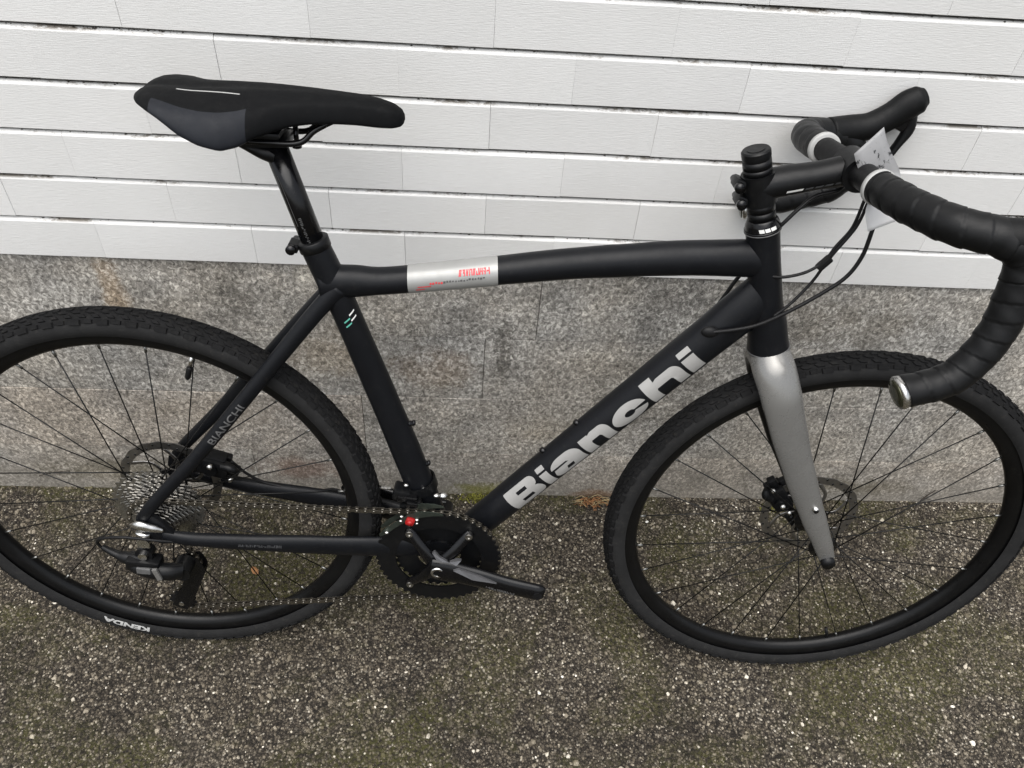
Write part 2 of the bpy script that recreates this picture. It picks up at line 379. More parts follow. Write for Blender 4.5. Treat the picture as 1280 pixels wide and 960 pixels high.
# ------------------------------------------------------------------ ground
g = MB()
g.add([(-150, -150, 0), (150, -150, 0), (150, 0.06, 0), (-150, 0.06, 0)], [(0, 1, 2, 3)], 0, False)
tag(g.build('ground', M['ground']), kind='structure')

def np_mesh(name, V, F, m, smooth=False):
    me = bpy.data.meshes.new(name)
    V = np.asarray(V, np.float32); F = np.asarray(F, np.int32); k = F.shape[1]
    me.vertices.add(len(V)); me.vertices.foreach_set('co', V.ravel())
    me.loops.add(F.size); me.loops.foreach_set('vertex_index', F.ravel())
    me.polygons.add(len(F)); me.polygons.foreach_set('loop_start', np.arange(0, F.size, k, dtype=np.int32))
    me.polygons.foreach_set('use_smooth', np.full(len(F), smooth))
    me.materials.append(m); me.update(calc_edges=True); me.validate(); return me

# stone chippings standing proud of the asphalt
rs = np.random.RandomState(5)
n = 62000
px = np.concatenate([rs.uniform(-1.25, 1.45, n), rs.uniform(-2.2, 2.4, 16000)])
py = np.concatenate([rs.uniform(-0.72, 0.012, n), rs.uniform(-1.9, 0.012, 16000)])
n = len(px)
th = np.linspace(0, 2 * np.pi, 6)[:-1]
base = np.concatenate([np.stack([np.cos(th), np.sin(th), np.zeros(5) - 0.3], 1), np.stack([0.62 * np.cos(th + .6), 0.62 * np.sin(th + .6), np.zeros(5) + 0.75], 1), [[0, 0, 1.0]]])
fc = []
for i in range(5):
    j = (i + 1) % 5; fc += [(i, j, 5 + i), (j, 5 + j, 5 + i), (5 + i, 5 + j, 10)]
fc = np.array(fc)
size = np.exp(rs.normal(np.log(0.00165), 0.46, n)).clip(0.0008, 0.0060); big = rs.rand(n) < 0.012; size[big] = rs.uniform(.0030, .0062, big.sum())
V = base[None] * (1 + rs.uniform(-.3, .3, (n, 11, 1)))
ang = rs.uniform(0, 2 * np.pi, n); ca, sa = np.cos(ang), np.sin(ang)
asp = rs.uniform(0.6, 1.0, n)
X = V[:, :, 0] * size[:, None]; Y = V[:, :, 1] * (size * asp)[:, None]; Z = V[:, :, 2] * (size * rs.uniform(.35, .8, n))[:, None]
tx = rs.normal(0, .25, n)
VV = np.stack([X * ca[:, None] - Y * sa[:, None] + px[:, None], X * sa[:, None] + Y * ca[:, None] + py[:, None], Z + X * tx[:, None]], 2)
FF = (fc[None] + (np.arange(n) * 11)[:, None, None]).reshape(-1, 3)
ch = link('gravel_chippings', np_mesh('gravel_chippings', VV.reshape(-1, 3), FF, M['pebble']))
tag(ch, 'fine brown and pale stone chippings set in the asphalt', 'gravel', 'stuff')

# ------------------------------------------------------------------ stone plinth under the boards
plinth = bpy.data.objects.new('stone_plinth', None); col.objects.link(plinth); plinth.location = (0, 0.01, 0)
tag(plinth, 'weathered grey stone plinth with faint joints below the white cladding', 'plinth')
courses = [(-0.05, 0.135, [-1.15, -0.467, 0.98]), (0.135, 0.296, [-1.05, -0.24, 1.0]), (0.296, 0.448, [-0.95, -0.015, 1.1]), (0.448, 0.5955, [-0.98, 0.073, 1.05])]
back = MB(); back.box((0, 0.16, 0.27), (16, 0.3, 0.64)); back.build('mortar_core', M['mortar'], plinth)
rb = random.Random(3)
for ci, (z0, z1, js) in enumerate(courses):
    xs = list(js)
    while xs[0] > -3.0: xs.insert(0, xs[0] - rb.uniform(.38, .62))
    while xs[-1] < 3.4: xs.append(xs[-1] + rb.uniform(.38, .62))
    for a, bb in zip(xs[:-1], xs[1:]):
        pr = rb.uniform(-0.0006, 0.0006)
        b1 = MB(); b1.box(((a + bb) / 2, 0.008 + pr, (z0 + z1) / 2), (bb - a - 0.0010, 0.022, z1 - z0 - 0.0010), bev=0.0009)
        b1.build('stone_block', M['plinth'], plinth)
rest = MB()
for sx0 in (-7.9, 3.9):
    for z0, z1, js in courses:
        x = sx0
        while x < sx0 + 4.0: rest.box((x + .25, 0.009, (z0 + z1) / 2), (0.497, 0.02, z1 - z0 - .003)); x += 0.5
tag(rest.build('stone_courses', M['plinth'], plinth), kind='stuff')

# ------------------------------------------------------------------ white cladding
wall = bpy.data.objects.new('clad_wall', None); col.objects.link(wall); wall.location = (0, 0, WALL_H0)
tag(wall, 'white painted horizontal cladding wall behind the bicycle', 'wall')
core = MB(); core.box((0, 0.12, 1.25), (16, 0.2, 2.5)); core.build('wall_core', M['crack'], wall)
GAP, CH, CD = 0.0036, 0.0044, 0.0078
def tile_profile():
    z1 = PITCH
    return [(0.0, 0.0009), (0.0009, 0.0), (0.016, 0.0), (0.016, z1 - GAP), (CD + 0.0012, z1 - GAP), (CD * 0.8, z1 - GAP - 0.0004), (0.0012, z1 - GAP - CH * 0.75), (0.0, z1 - GAP - CH - 0.001)]
prof = tile_profile()
def tile_mb(mb, x0, x1, z, y=0.0, bow=0.0):
    seg = 4; n = len(prof); vs = []
    for i in range(seg + 1):
        u = i / seg; x = x0 + (x1 - x0) * u; e = y + bow * math.sin(u * math.pi)
        vs += [(x, p + e, q + z) for p, q in prof]
    fs = [(i * n + k, i * n + (k + 1) % n, (i + 1) * n + (k + 1) % n, (i + 1) * n + k) for i in range(seg) for k in range(n)]
    fs += [tuple(range(n)), tuple(range(seg * n + n - 1, seg * n - 1, -1))]
    mb.add(vs, fs, 0, False)
tile_meshes = []
for i in range(14):
    t_ = MB(); gl, gr = rb.choice([0.00003, 0.0001, 0.0002, 0.0004]), rb.choice([0.00003, 0.0001, 0.0002, 0.0004])
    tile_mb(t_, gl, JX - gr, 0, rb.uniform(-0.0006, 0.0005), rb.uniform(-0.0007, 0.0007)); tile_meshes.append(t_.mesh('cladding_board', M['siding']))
NX0, NX1, NROW = -9, 10, 14
for r in range(NROW):
    off = -0.148 if r % 2 == 0 else -0.0255
    for k in range(NX0, NX1):
        o = link('cladding_board', tile_meshes[rb.randrange(14)], wall, (off + k * JX, 0, r * PITCH + rb.uniform(-.0004, .0004)))
        o.rotation_euler = (0, rb.uniform(-.0022, .0022), 0)
rest = MB()
for r in range(34):
    off = -0.148 if r % 2 == 0 else -0.0255
    for k in range(-32, 34):
        if r < NROW and NX0 <= k < NX1: continue
        rest.box((off + (k + .5) * JX, 0.008, (r + .5) * PITCH - .001), (JX - .0006, 0.016, PITCH - .003))
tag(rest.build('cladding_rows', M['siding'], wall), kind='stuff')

# grit and paint crumbs lodged on the ledges of the cladding
rg = np.random.RandomState(11); V = []; F = []
for i in range(2600):
    row_ = rg.randint(0, 8); cl = rg.uniform(-1.1, 1.3) if i % 3 else (-0.95 + .23 * row_ * 1.7 + rg.normal(0, .05)) % 2.4 - 1.1
    zb = (row_ + 1) * PITCH - GAP - rg.uniform(0, .0018); yb2 = CD * rg.uniform(.45, 1.15); q_ = rg.uniform(.0005, .0016)
    o_ = len(V); V += [(cl - q_ * 1.6, yb2, zb), (cl + q_ * 1.3, yb2 + q_ * .3, zb), (cl, yb2 - q_, zb), (cl, yb2, zb + q_ * 1.1)]
    F += [(o_, o_ + 1, o_ + 2), (o_, o_ + 3, o_ + 1), (o_ + 1, o_ + 3, o_ + 2), (o_ + 2, o_ + 3, o_)]
grit = link('ledge_grit', np_mesh('ledge_grit', V, F, M['twig']), wall); grit['kind'] = 'stuff'

# ------------------------------------------------------------------ bicycle
bike = bpy.data.objects.new('bicycle', None); col.objects.link(bike)
bike.matrix_world = Matrix.Translation((0, -0.33987, 0)) @ Matrix.Rotation(-0.040776, 4, 'Z') @ Matrix.Rotation(-0.16489, 4, 'X')
tag(bike, 'matte black gravel bicycle with grey fork leaning against the white cladding', 'bicycle')
# local frame: x forward, y towards the wall (non-drive side), z up
RA = (-0.5191, 0, 0.3423); FA = (0.5191, 0, 0.3423); BB = (-0.084, 0, 0.286)

# ---- frame
f = MB()
f.sweep([(0.303, 0, 0.853), (0.311, 0, 0.825), (0.331, 0, 0.757), (0.344, 0, 0.715), (0.353, 0, 0.684)], [0.0208, 0.0204, 0.0215, 0.0255, 0.0275], 32, 6)
frame = f.build('frame', M['frame'], bike, sharp=40)
t = MB(); t.cyl((BB[0], -0.036, BB[2]), (BB[0], 0.036, BB[2]), 0.024, 28); t.build('bottom_bracket_shell', M['frame'], frame, sharp=40)
t = MB(); t.sweep([(-0.243, 0, 0.742), (-0.205, 0, 0.7465), (-0.16, 0, 0.750), (-0.081, 0, 0.763), (0.06, 0, 0.788), (0.14, 0, 0.799), (0.219, 0, 0.808), (0.318, 0, 0.814)],
     [(0.020, 0.027), (0.019, 0.0215), (0.018, 0.0178), (0.0185, 0.0175), (0.020, 0.0195), (0.0205, 0.021), (0.021, 0.0225), (0.019, 0.0255)], 28, 6)
t.build('top_tube', M['frame'], frame)
DT0, DT1 = Vector((-0.072, 0, 0.262)), Vector((0.330, 0, 0.770))
t = MB(); DTP = [DT0.lerp(DT1, u) for u in (0, .15, .35, .6, .82, .93, 1)]
t.sweep(DTP, [(0.024, 0.022), (0.0245, 0.0245), (0.025, 0.0255), (0.0255, 0.0265), (0.025, 0.028), (0.0225, 0.030), (0.019, 0.030)], 32, 6); t.build('down_tube', M['frame'], frame)
t = MB(); t.sweep([(-0.088, 0, 0.292), (-0.103, 0, 0.350), (-0.135, 0, 0.456), (-0.172, 0, 0.572), (-0.212, 0, 0.694), (-0.2285, 0, 0.742), (-0.2475, 0, 0.793)],
     [(0.0225, 0.024), (0.0205, 0.0225), (0.019, 0.0225), (0.0185, 0.0205), (0.0185, 0.0185), (0.019, 0.0195), (0.0185, 0.0185)], 28, 6); t.build('seat_tube', M['frame'], frame)
for s in (-1, 1):
    t = MB(); t.sweep([(-0.218, s * .010, 0.742), (-0.252, s * .018, 0.704), (-0.335, s * .037, 0.598), (-0.425, s * .055, 0.483), (-0.500, s * .066, 0.394), (-0.518, s * .068, 0.366)],
        [(0.010, 0.013), (0.0095, 0.0115), (0.009, 0.0105), (0.009, 0.010), (0.0085, 0.0095), (0.006, 0.009)], 16, 6); t.build('seat_stay', M['frame'], frame)
    t = MB(); t.sweep([(-0.098, s * .026, 0.290), (-0.170, s * .040, 0.2995), (-0.267, s * .050, 0.3070), (-0.386, s * .060, 0.316), (-0.455, s * .066, 0.324), (-0.497, s * .068, 0.331)],
        [(0.010, 0.021), (0.0095, 0.0205), (0.0095, 0.0185), (0.0095, 0.0145), (0.009, 0.012), (0.006, 0.011)], 18, 6); t.build('chain_stay', M['frame'], frame)
    t = MB(); t.prism([(-0.532, 0.352), (-0.527, 0.372), (-0.508, 0.378), (-0.492, 0.362), (-0.478, 0.338), (-0.480, 0.318), (-0.500, 0.316), (-0.518, 0.324)], s * .064, s * .071); t.build('dropout', M['frame'], frame)
t = MB(); t.sweep([(-0.300, -0.022, 0.638), (-0.300, 0.022, 0.638)], 0.008, 12, 1, smooth_path=False); t.build('stay_bridge', M['frame'], frame)
# bottle bosses
for x, z in ((-0.126, 0.519), (-0.104, 0.443)):
    t = MB(); t.cyl((x - .022, 0, z - .006), (x - 0.0005, 0, z - .0005), 0.0042, 12).ball((x + .0000, 0, z + .000), (0.0030, 0.0045, 0.0045), 10); t.build('bottle_boss', M['black_gloss'], frame)
dtd = (DT1 - DT0).normalized(); dtn = Vector((-dtd.z, 0, dtd.x))
for u in (0.505, 0.395):
    p = DT0.lerp(DT1, u); t = MB(); t.cyl(p + dtn * 0.020, p + dtn * 0.031, 0.0042, 12); t.build('bottle_boss', M['black_gloss'], frame)
t = MB(); pp = (0.262, -0.0235, 0.716); t.ball(pp, (0.012, 0.006, 0.008), 14); t.build('cable_port', M['black_plastic'], frame)

# ---- lettering helpers
def arc(cx, cy, rx, ry, a0, a1, n=8):
    return [(cx + rx * math.cos(R_(a0 + (a1 - a0) * i / n)), cy + ry * math.sin(R_(a0 + (a1 - a0) * i / n))) for i in range(n + 1)]
def fill2d(loops):
    c = bpy.data.curves.new('t', 'CURVE'); c.dimensions = '2D'; c.fill_mode = 'BOTH'
    for lp in loops:
        sp = c.splines.new('POLY'); sp.points.add(len(lp) - 1); sp.use_cyclic_u = True
        for p_, (x, y) in zip(sp.points, lp): p_.co = (x, y, 0, 1)
    return curve_to_bm(c)
def text2d(txt, bold=0.03, sx=1.0):
    c = bpy.data.curves.new('t', 'FONT'); c.body = txt; c.offset = bold; c.fill_mode = 'BOTH'; c.size = 1.0
    bm = curve_to_bm(c)
    for v in bm.verts: v.co.x *= sx
    return bm
def curve_to_bm(c):
    o = bpy.data.objects.new('t', c); col.objects.link(o)
    dg = bpy.context.evaluated_depsgraph_get(); dg.update()
    me = bpy.data.meshes.new_from_object(o.evaluated_get(dg))
    bm = bmesh.new(); bm.from_mesh(me)
    # keep the front side only
    bad = [f_ for f_ in bm.faces if abs(f_.normal.z) < 0.5]
    bmesh.ops.delete(bm, geom=bad, context='FACES')
    bpy.data.objects.remove(o); bpy.data.curves.remove(c); bpy.data.meshes.remove(me)
    return bm
def wrap(bm, fn, nx, ny, name, m, parent):
    xs = [v.co.x for v in bm.verts]; ys = [v.co.y for v in bm.verts]
    for i in range(1, ny):
        y = min(ys) + (max(ys) - min(ys)) * i / ny
        bmesh.ops.bisect_plane(bm, geom=bm.verts[:] + bm.edges[:] + bm.faces[:], plane_co=(0, y, 0), plane_no=(0, 1, 0))
    for i in range(1, nx):
        x = min(xs) + (max(xs) - min(xs)) * i / nx
        bmesh.ops.bisect_plane(bm, geom=bm.verts[:] + bm.edges[:] + bm.faces[:], plane_co=(x, 0, 0), plane_no=(1, 0, 0))
    for v in bm.verts: v.co = fn(v.co.x, v.co.y)
    me = bpy.data.meshes.new(name); bm.to_mesh(me); bm.free(); me.materials.append(m)
    for p_ in me.polygons: p_.use_smooth = True
    return link(name, me, parent)

def dt_surface(d, h, off=0.0006):
    """d = metres along the down tube from DT0, h = metres round the drive side (up +)"""
    Ln = (DT1 - DT0).length; u = d / Ln
    us = (0, .15, .35, .6, .82, .93, 1); ra = [(0.024, 0.022), (0.0245, 0.0245), (0.025, 0.0255), (0.0255, 0.0265), (0.025, 0.028), (0.0225, 0.030), (0.019, 0.030)]
    i = max(0, min(5, sum(1 for q in us if q <= u) - 1)); k = (u - us[i]) / (us[i + 1] - us[i]); k = k * k * (3 - 2 * k)
    ry = ra[i][0] * (1 - k) + ra[i + 1][0] * k + off; rz = ra[i][1] * (1 - k) + ra[i + 1][1] * k + off
    a = h / ((ry + rz) / 2)
    return DT0 + dtd * d + Vector((0, -1, 0)) * (ry * math.cos(a)) + dtn * (rz * math.sin(a))
def letter(kind, x0, x1, h=0.039, base=-0.0165):
    x0 += .0012; x1 -= .0020; wd = (x1 - x0) / h
    q = 0.10
    if kind == 'B':
        L = [[(0, .03), (.03, 0)] + arc(wd - .33, .28, .33, .28, -90, 75, 8) + arc(wd - .38, .755, .30, .245, -40, 90, 8) + [(.03, 1), (0, .97)],
             [(.42 * wd - .16, .22), (.42 * wd + .42, .22), (.42 * wd + .42, .37), (.42 * wd - .16, .37)], [(.42 * wd - .16, .62), (.42 * wd + .36, .62), (.42 * wd + .36, .765), (.42 * wd - .16, .765)]]
    elif kind == 'i':
        L = [[(0, .02), (.02, 0), (wd - .02, 0), (wd, .02), (wd, .70), (0, .70)], [(0, .79), (wd, .79), (wd, .98), (wd - .02, 1), (.02, 1), (0, .98)]]
    elif kind == 'a':
        L = [[(wd, 0), (wd, .50)] + arc(wd * .62, .50, wd * .38, .32, 0, 90, 7) + arc(wd * .40, .50, wd * .40, .32, 90, 172, 7) +
             [(.02, .53), (wd * .50, .53), (wd * .56, .47), (.10, .45)] + arc(.34, .235, .33, .235, 150, 270, 7) + [(wd - .46, 0), (wd - .45, .05), (wd - .43, 0)],
             [(wd * .36, .15), (wd * .60, .15), (wd * .64, .31), (wd * .42, .31)]]
    elif kind == 'n':
        L = [[(0, 0), (.44, 0), (.44, .43)] + [(.48, .50), (wd - .50, .50), (wd - .44, .43)] + [(wd - .44, 0), (wd, 0), (wd, .50)] + arc(wd - .36, .50, .36, .32, 0, 90, 7) + [(.62, .82), (.46, .76), (.46, .80), (0, .80)]]
    elif kind == 'c':
        L = [arc(wd * .5, .40, wd * .5, .42, -12, -180, 14) + arc(wd * .5, .40, wd * .5, .42, 180, 8, 14)[1:] + [(wd * .66, .445)] + arc(wd * .50, .41, wd * .15, .12, 20, 340, 12) + [(wd * .66, .385)]]
    elif kind == 'h':
        L = [[(0, 0), (.44, 0), (.44, .43), (.48, .49), (wd - .50, .49), (wd - .44, .43), (wd - .44, 0), (wd, 0), (wd, .50)] + arc(wd - .36, .50, .36, .32, 0, 90, 7) + [(.66, .82), (.50, .77), (.50, 1.0), (0, 1.0)]]
    bm = fill2d(L)
    wrap(bm, lambda x, y: dt_surface(x0 + x * h, base + y * h), 3, 9, 'letter', M['letter'], frame)
def dts(x, z): return (Vector((x, 0, z)) - DT0).dot(dtd)
A = [dts(*p) - .004 for p in ((0.035, 0.383), (0.078, 0.435), (0.0895, 0.452), (0.131, 0.502), (0.168, 0.549), (0.209, 0.600), (0.2525, 0.652), (0.268, 0.672))]
for kd, a, b_ in (('B', A[0], A[1] + .001), ('i', A[1] + .003, A[2] + .001), ('a', A[2] + .003, A[3]), ('n', A[3] + .002, A[4] - .001), ('c', A[4] + .001, A[5]), ('h', A[5] + .002, A[6]), ('i', A[6] + .002, A[7] + .001)):
    letter(kd, a, b_)
# seat stay name
SS = [Vector((-0.425, -.055, 0.483)), Vector((-0.335, -.037, 0.598))]; ssd = (SS[1] - SS[0]).normalized(); ssn = Vector((0, -1, 0)); ssn = (ssn - ssd * ssn.dot(ssd)).normalized(); ssb = ssd.cross(ssn)
if ssb.z < 0: ssb = -ssb
def ss_surf(x, y):
    a = y / 0.010 - 0.35
    return SS[0] + ssd * x + ssn * (0.0096 * math.cos(a)) + ssb * (0.0109 * math.sin(a))
bm = text2d('BIANCHI', 0.012, 1.0)
ex = max(v.co.x for v in bm.verts)
for v in bm.verts: v.co.x = 0.034 + v.co.x / ex * 0.080; v.co.y = v.co.y * 0.0140 - 0.003
wrap(bm, ss_surf, 3, 5, 'stay_lettering', M['letter_dim'], frame)
# chain stay small print (too small to read in the photograph)
def smallprint(name, fn, L, H, n, m, seed, parent):
    r_ = random.Random(seed); bm = bmesh.new(); x = 0
    while x < L:
        wd = r_.uniform(.5, 1.0) * H
        for k in range(2):
            xa = x + k * wd * .55; xb = xa + wd * .28
            y0 = r_.choice([0, 0, .4]) * H; y1 = H * r_.choice([1, 1, .6])
            vs = [bm.verts.new((a, b_, 0)) for a, b_ in ((xa, y0), (xb, y0), (xb, y1), (xa, y1))]; bm.faces.new(vs)
        x += wd * 1.25
    return wrap(bm, fn, 1, 2, name, m, parent)
def cs_surf(x, y):
    k = (x + 0.385 - 0.0) / 0.12
    zc = 0.316 - x * 0.076; yc = -0.060 + x * 0.084
    rz = 0.0148 + x * 0.033; a = y / 0.013
    return Vector((-0.386 + x, yc - 0.0103 * math.cos(a), zc + rz * math.sin(a)))
smallprint('stay_print', cs_surf, 0.062, 0.0042, 1, M['faint_print'], 4, frame)
# seat tube stripes
STa, STb = Vector((-0.172, 0, 0.572)), Vector((-0.212, 0, 0.694)); std = (STb - STa).normalized(); stn = Vector((-std.z, 0, std.x))
if stn.x < 0: stn = -stn
def st_surf(x, y):   # x round the tube towards the front, y up
    a = x / 0.0187
    return STa + std * y - Vector((0, 1, 0)) * (0.0191 * math.cos(a)) + stn * (0.0191 * math.sin(a))
for i, (a0, y0, m_) in enumerate(((-.001, .128, 'celeste'), (-.001, .121, 'celeste'), (.0085, .136, 'white_print'), (.0085, .128, 'white_print'))):
    bm = bmesh.new(); vs = [bm.verts.new(p_) for p_ in ((a0, y0, 0), (a0 + .009, y0 + .004, 0), (a0 + .009, y0 + .0062, 0), (a0, y0 + .0022, 0))]; bm.faces.new(vs)
    wrap(bm, st_surf, 4, 1, 'tube_stripe', M[m_], frame)
# top tube sticker: silver wrap with red and grey print
def tt_surf(x, y, off=0.0007):   # x along, y round (up+)
    u = (x + 0.081) / 0.141; zc = 0.763 + (x + .081) * (0.025 / .141) if x > -0.081 else 0.763 - (-.081 - x) * (0.013 / .079)
    rr = 0.0182 + max(0, min(1, u)) * 0.0016 + off; ry = rr + .0006; a = y / 0.019
    return Vector((x, -ry * math.cos(a), zc + (rr - .0004) * math.sin(a)))
def quad_on(fn, x0, y0, x1, y1, nx, ny, m, name, parent, sl=0):
    bm = bmesh.new(); vs = [bm.verts.new(p_) for p_ in ((x0 + sl, y0, 0), (x1 + sl, y0, 0), (x1, y1, 0), (x0, y1, 0))]; bm.faces.new(vs)
    return wrap(bm, fn, nx, ny, name, m, parent)
stk = quad_on(lambda x, y: tt_surf(x, y, 0.0008), -0.133, -0.026, -0.020, 0.036, 6, 16, M['sticker'], 'frame_sticker', frame, 0.004)
rq = random.Random(12)
for k in range(9):
    x = -0.029 - k * 0.0043
    quad_on(lambda x_, y_: tt_surf(x_, y_, 0.0012), x - .0014, 0.0066, x, 0.0150, 1, 4, M['red_print'], 'red_mark', frame, rq.choice([0, .0012, -.0008]))
    quad_on(lambda x_, y_: tt_surf(x_, y_, 0.0012), x - .0034, 0.0066 + rq.choice([0, .003]), x - .0022, 0.0150 - rq.choice([0, .003]), 1, 3, M['red_print'], 'red_mark', frame, rq.choice([0, .001]))
    yb_ = rq.choice([.0066, .0100, .0134]); quad_on(lambda x_, y_: tt_surf(x_, y_, 0.00125), x - .0030, yb_, x - .0008, yb_ + .0016, 1, 2, M['red_print'], 'red_mark', frame)
rr_ = random.Random(2)
for k in range(20):
    x = -0.034 - k * 0.0035; y = 0.001 - k * 0.0001 + rr_.uniform(-.0006, .0006)
    quad_on(lambda x_, y_: tt_surf(x_, y_, 0.0012), x - rr_.uniform(.0015, .0028), y, x, y + rr_.uniform(.0016, .003), 1, 2, M['letter_dim' if k < 15 else 'red_print'], 'print_mark', frame)
quad_on(lambda x_, y_: tt_surf(x_, y_, 0.0012), -0.118, -0.004, -0.101, -0.0025, 3, 2, M['red_print'], 'red_mark', frame)
quad_on(lambda x_, y_: tt_surf(x_, y_, 0.0012), -0.120, -0.0085, -0.109, -0.0068, 3, 2, M['red_print'], 'red_mark', frame)

# ---- headset, stem, steerer
HA0 = Vector((0.303, 0, 0.853)); HA1 = Vector((0.2705, 0, 0.9495)); had = (HA1 - HA0).normalized(); hp = lambda d: HA0 + had * d
t = MB(); t.cyl(hp(0), hp(.0035), 0.0222, 32).sweep([hp(.0035), hp(.009), hp(.016)], [0.0218, 0.0205, 0.0172], 32, 3); t.build('headset_cup', M['black_gloss'], bike)
hs_ = MB(); hs_.cyl(hp(-.0006), hp(.0006), 0.0226, 32); hs_.build('headset_seal', M['letter_dim'], bike)
e1 = Vector((0, -1, 0)); e2 = had.cross(e1).normalized()
if e2.x < 0: e2 = -e2
def hs_surf(x, y):
    a = x / 0.021; r = 0.0217 - (y - .0045) * 0.12 + .0003
    return hp(y) + e1 * (r * math.cos(a)) + e2 * (r * math.sin(a))
for k, (a, b_) in enumerate(((-.009, -.003), (-.002, .004), (.005, .012))):
    quad_on(hs_surf, a, .0052, b_, .0098, 3, 2, M['white_print'], 'headset_print', bike, 0.0008)
for d0, d1, r in ((.0165, .0262, .0168), (.0265, .0368, .0168), (.0742, .0810, .0168), (.0812, .0910, .0168)):
    t = MB(); t.cyl(hp(d0), hp(d1), r, 28); t.build('headset_spacer', M['black_satin'], bike)
t = MB(); t.cyl(hp(.0), hp(.090), 0.0142, 24); t.build('steerer', M['black_satin'], bike)
t = MB(); t.sweep([hp(.0915), hp(.094), hp(.101), hp(.103)], [.0163, .0170, .0170, .0155], 32, 2, smooth_path=False).cyl(hp(.1025), hp(.1036), .0105, 24); t.build('headset_cap', M['black_satin'], bike, sharp=35)
# stem body
SC = Vector((0.391, 0, 0.935)); sA = hp(.0580)
t = MB()
t.cyl(hp(.0370), hp(.0740), 0.0198, 32)
t.sweep([sA, sA.lerp(SC, .28), sA.lerp(SC, .6), sA.lerp(SC, .86)], [(0.0200, 0.0185), (0.0190, 0.0182), (0.0178, 0.0165), (0.0180, 0.0178)], 24, 5)
t.cyl(SC + Vector((0, -.0215, 0)), SC + Vector((0, .0215, 0)), 0.0208, 32)
bk = Vector((-1, 0, -0.28)).normalized()
for d in (.0445, .0660):
    c = hp(d) + bk * 0.0225; t.box(c, (0.014, 0.022, 0.0125), 0, Matrix.Rotation(0.3, 3, 'Y'), 0.003)
stem = t.build('stem', M['black_satin'], bike, sharp=35)
for d in (.0445, .0660):
    c = hp(d) + bk * 0.025; b1 = MB(); b1.cyl(c + Vector((0, -.0165, 0)), c + Vector((0, .0165, 0)), 0.0046, 14).cyl(c + Vector((0, -.0185, 0)), c + Vector((0, -.012, 0)), .0062, 14); b1.build('pinch_bolt', M['black_gloss'], stem)
for dz in (-.0145, .0145):
    for dy in (-.015, .015):
        b1 = MB(); c = SC + Vector((.004, dy, dz)); b1.cyl(c, c + Vector((.017, 0, dz * .25)), .0036, 12); b1.build('faceplate_bolt', M['black_gloss'], stem)
sv = (SC - sA).normalized(); sn = Vector((-sv.z, 0, sv.x))
def stem_surf(x, y):
    a = y / 0.018
    return sA + sv * x + Vector((0, -1, 0)) * ((0.0194 - .028 * (x - .02)) * math.cos(a) + .0004) + sn * (0.0178 * math.sin(a))
quad_on(stem_surf, 0.028, -0.0085, 0.047, -0.0055, 3, 2, M['white_print'], 'stem_print', bike, -0.001)
for k in range(4): quad_on(stem_surf, 0.050 + k * .0115, -0.0086, 0.059 + k * .0115, -0.0058, 3, 2, M['faint_print'], 'stem_print', bike, -0.002)

# ---- handlebar
NR = [(0.391, 0, 0.935), (0.391, -0.07, 0.941), (0.402, -0.125, 0.944), (0.428, -0.172, 0.945), (0.468, -0.192, 0.943), (0.492, -0.198, 0.930), (0.4975, -0.202, 0.900), (0.493, -0.209, 0.842), (0.467, -0.214, 0.793), (0.418, -0.219, 0.774)]
FR = [(0.391, 0, 0.935), (0.378, 0.070, 0.934), (0.377, 0.125, 0.928), (0.392, 0.168, 0.922), (0.432, 0.186, 0.917), (0.462, 0.192, 0.905), (0.474, 0.196, 0.872), (0.462, 0.200, 0.838), (0.420, 0.204, 0.818), (0.345, 0.209, 0.795)]
h = MB(); h.sweep(NR[1::-1] + FR[1:2], [.0148, .0158, .0148], 24, 5); hb = h
for P_ in (NR, FR): hb.sweep(P_[1:], [.0148] + [.0122] * (len(P_) - 2), 18, 8)
bar = hb.build('handlebar', M['black_plastic'], bike)
def wound(pitch, amp):
    def fn(L, a):
        u = (L / pitch - a / (2 * math.pi)) % 1.0
        lump = 0.012 * math.sin(L * 311 + 2.1 * a) + 0.01 * math.sin(L * 173 + a)
        return 1 + amp * (u - 0.5) + (-0.025 if u < 0.06 else 0.0) + lump
    return fn
def ring_tan(P_, i): return (Vector(P_[i + 1]) - Vector(P_[i - 1])).normalized()
for P_, sgn in ((NR, -1), (FR, 1)):
    t = MB(); P2 = [Vector(P_[1])] + [Vector(p) for p in P_[2:]]
    t.sweep(P2, [.0186, .0190, .0195, .0195, .0193, .0188, .0184, .0181, .0176], 48, 34, fn=wound(0.022, 0.045)); t.build('bar_tape', M['tape'], bar)
    tg = (Vector(P_[2]) - Vector(P_[1])).normalized(); c = Vector(P_[1])
    t = MB(); t.sweep([c - tg * .0035, c - tg * .0026, c + tg * .0026, c + tg * .0035], [.0176, .0197, .0200, .0186], 36, 1, smooth_path=False); t.build('finishing_tape', M['white_ring'], bar)
    e = Vector(P_[-1]); tg = (e - Vector(P_[-2])).normalized()
    t = MB(); t.sweep([e, e + tg * .004, e + tg * .0065, e + tg * .007], [.0180, .0186, .0176, .0140], 36, 1, smooth_path=False); pl = t.build('bar_end_plug', M['steel'], bar)
    t = MB(); t.sweep([e + tg * .0065, e + tg * .0082, e + tg * .0086], [.0158, .0146, .008], 32, 1, smooth_path=False); t.build('plug_face', M['plug'], bar)
    # small steel beads standing in for glints on the underside of the plug
    dn = (Vector((0, -.45, -1)) - tg * Vector((0, -.45, -1)).dot(tg)).normalized()
    for k_ in (0, 1):
        b1 = MB(); b1.ball(e - tg * (.007 + .010 * k_) + dn * (.0178), (.0042, .003, .0026), 10); b1.build('plug_glint', M['steel'], bar)
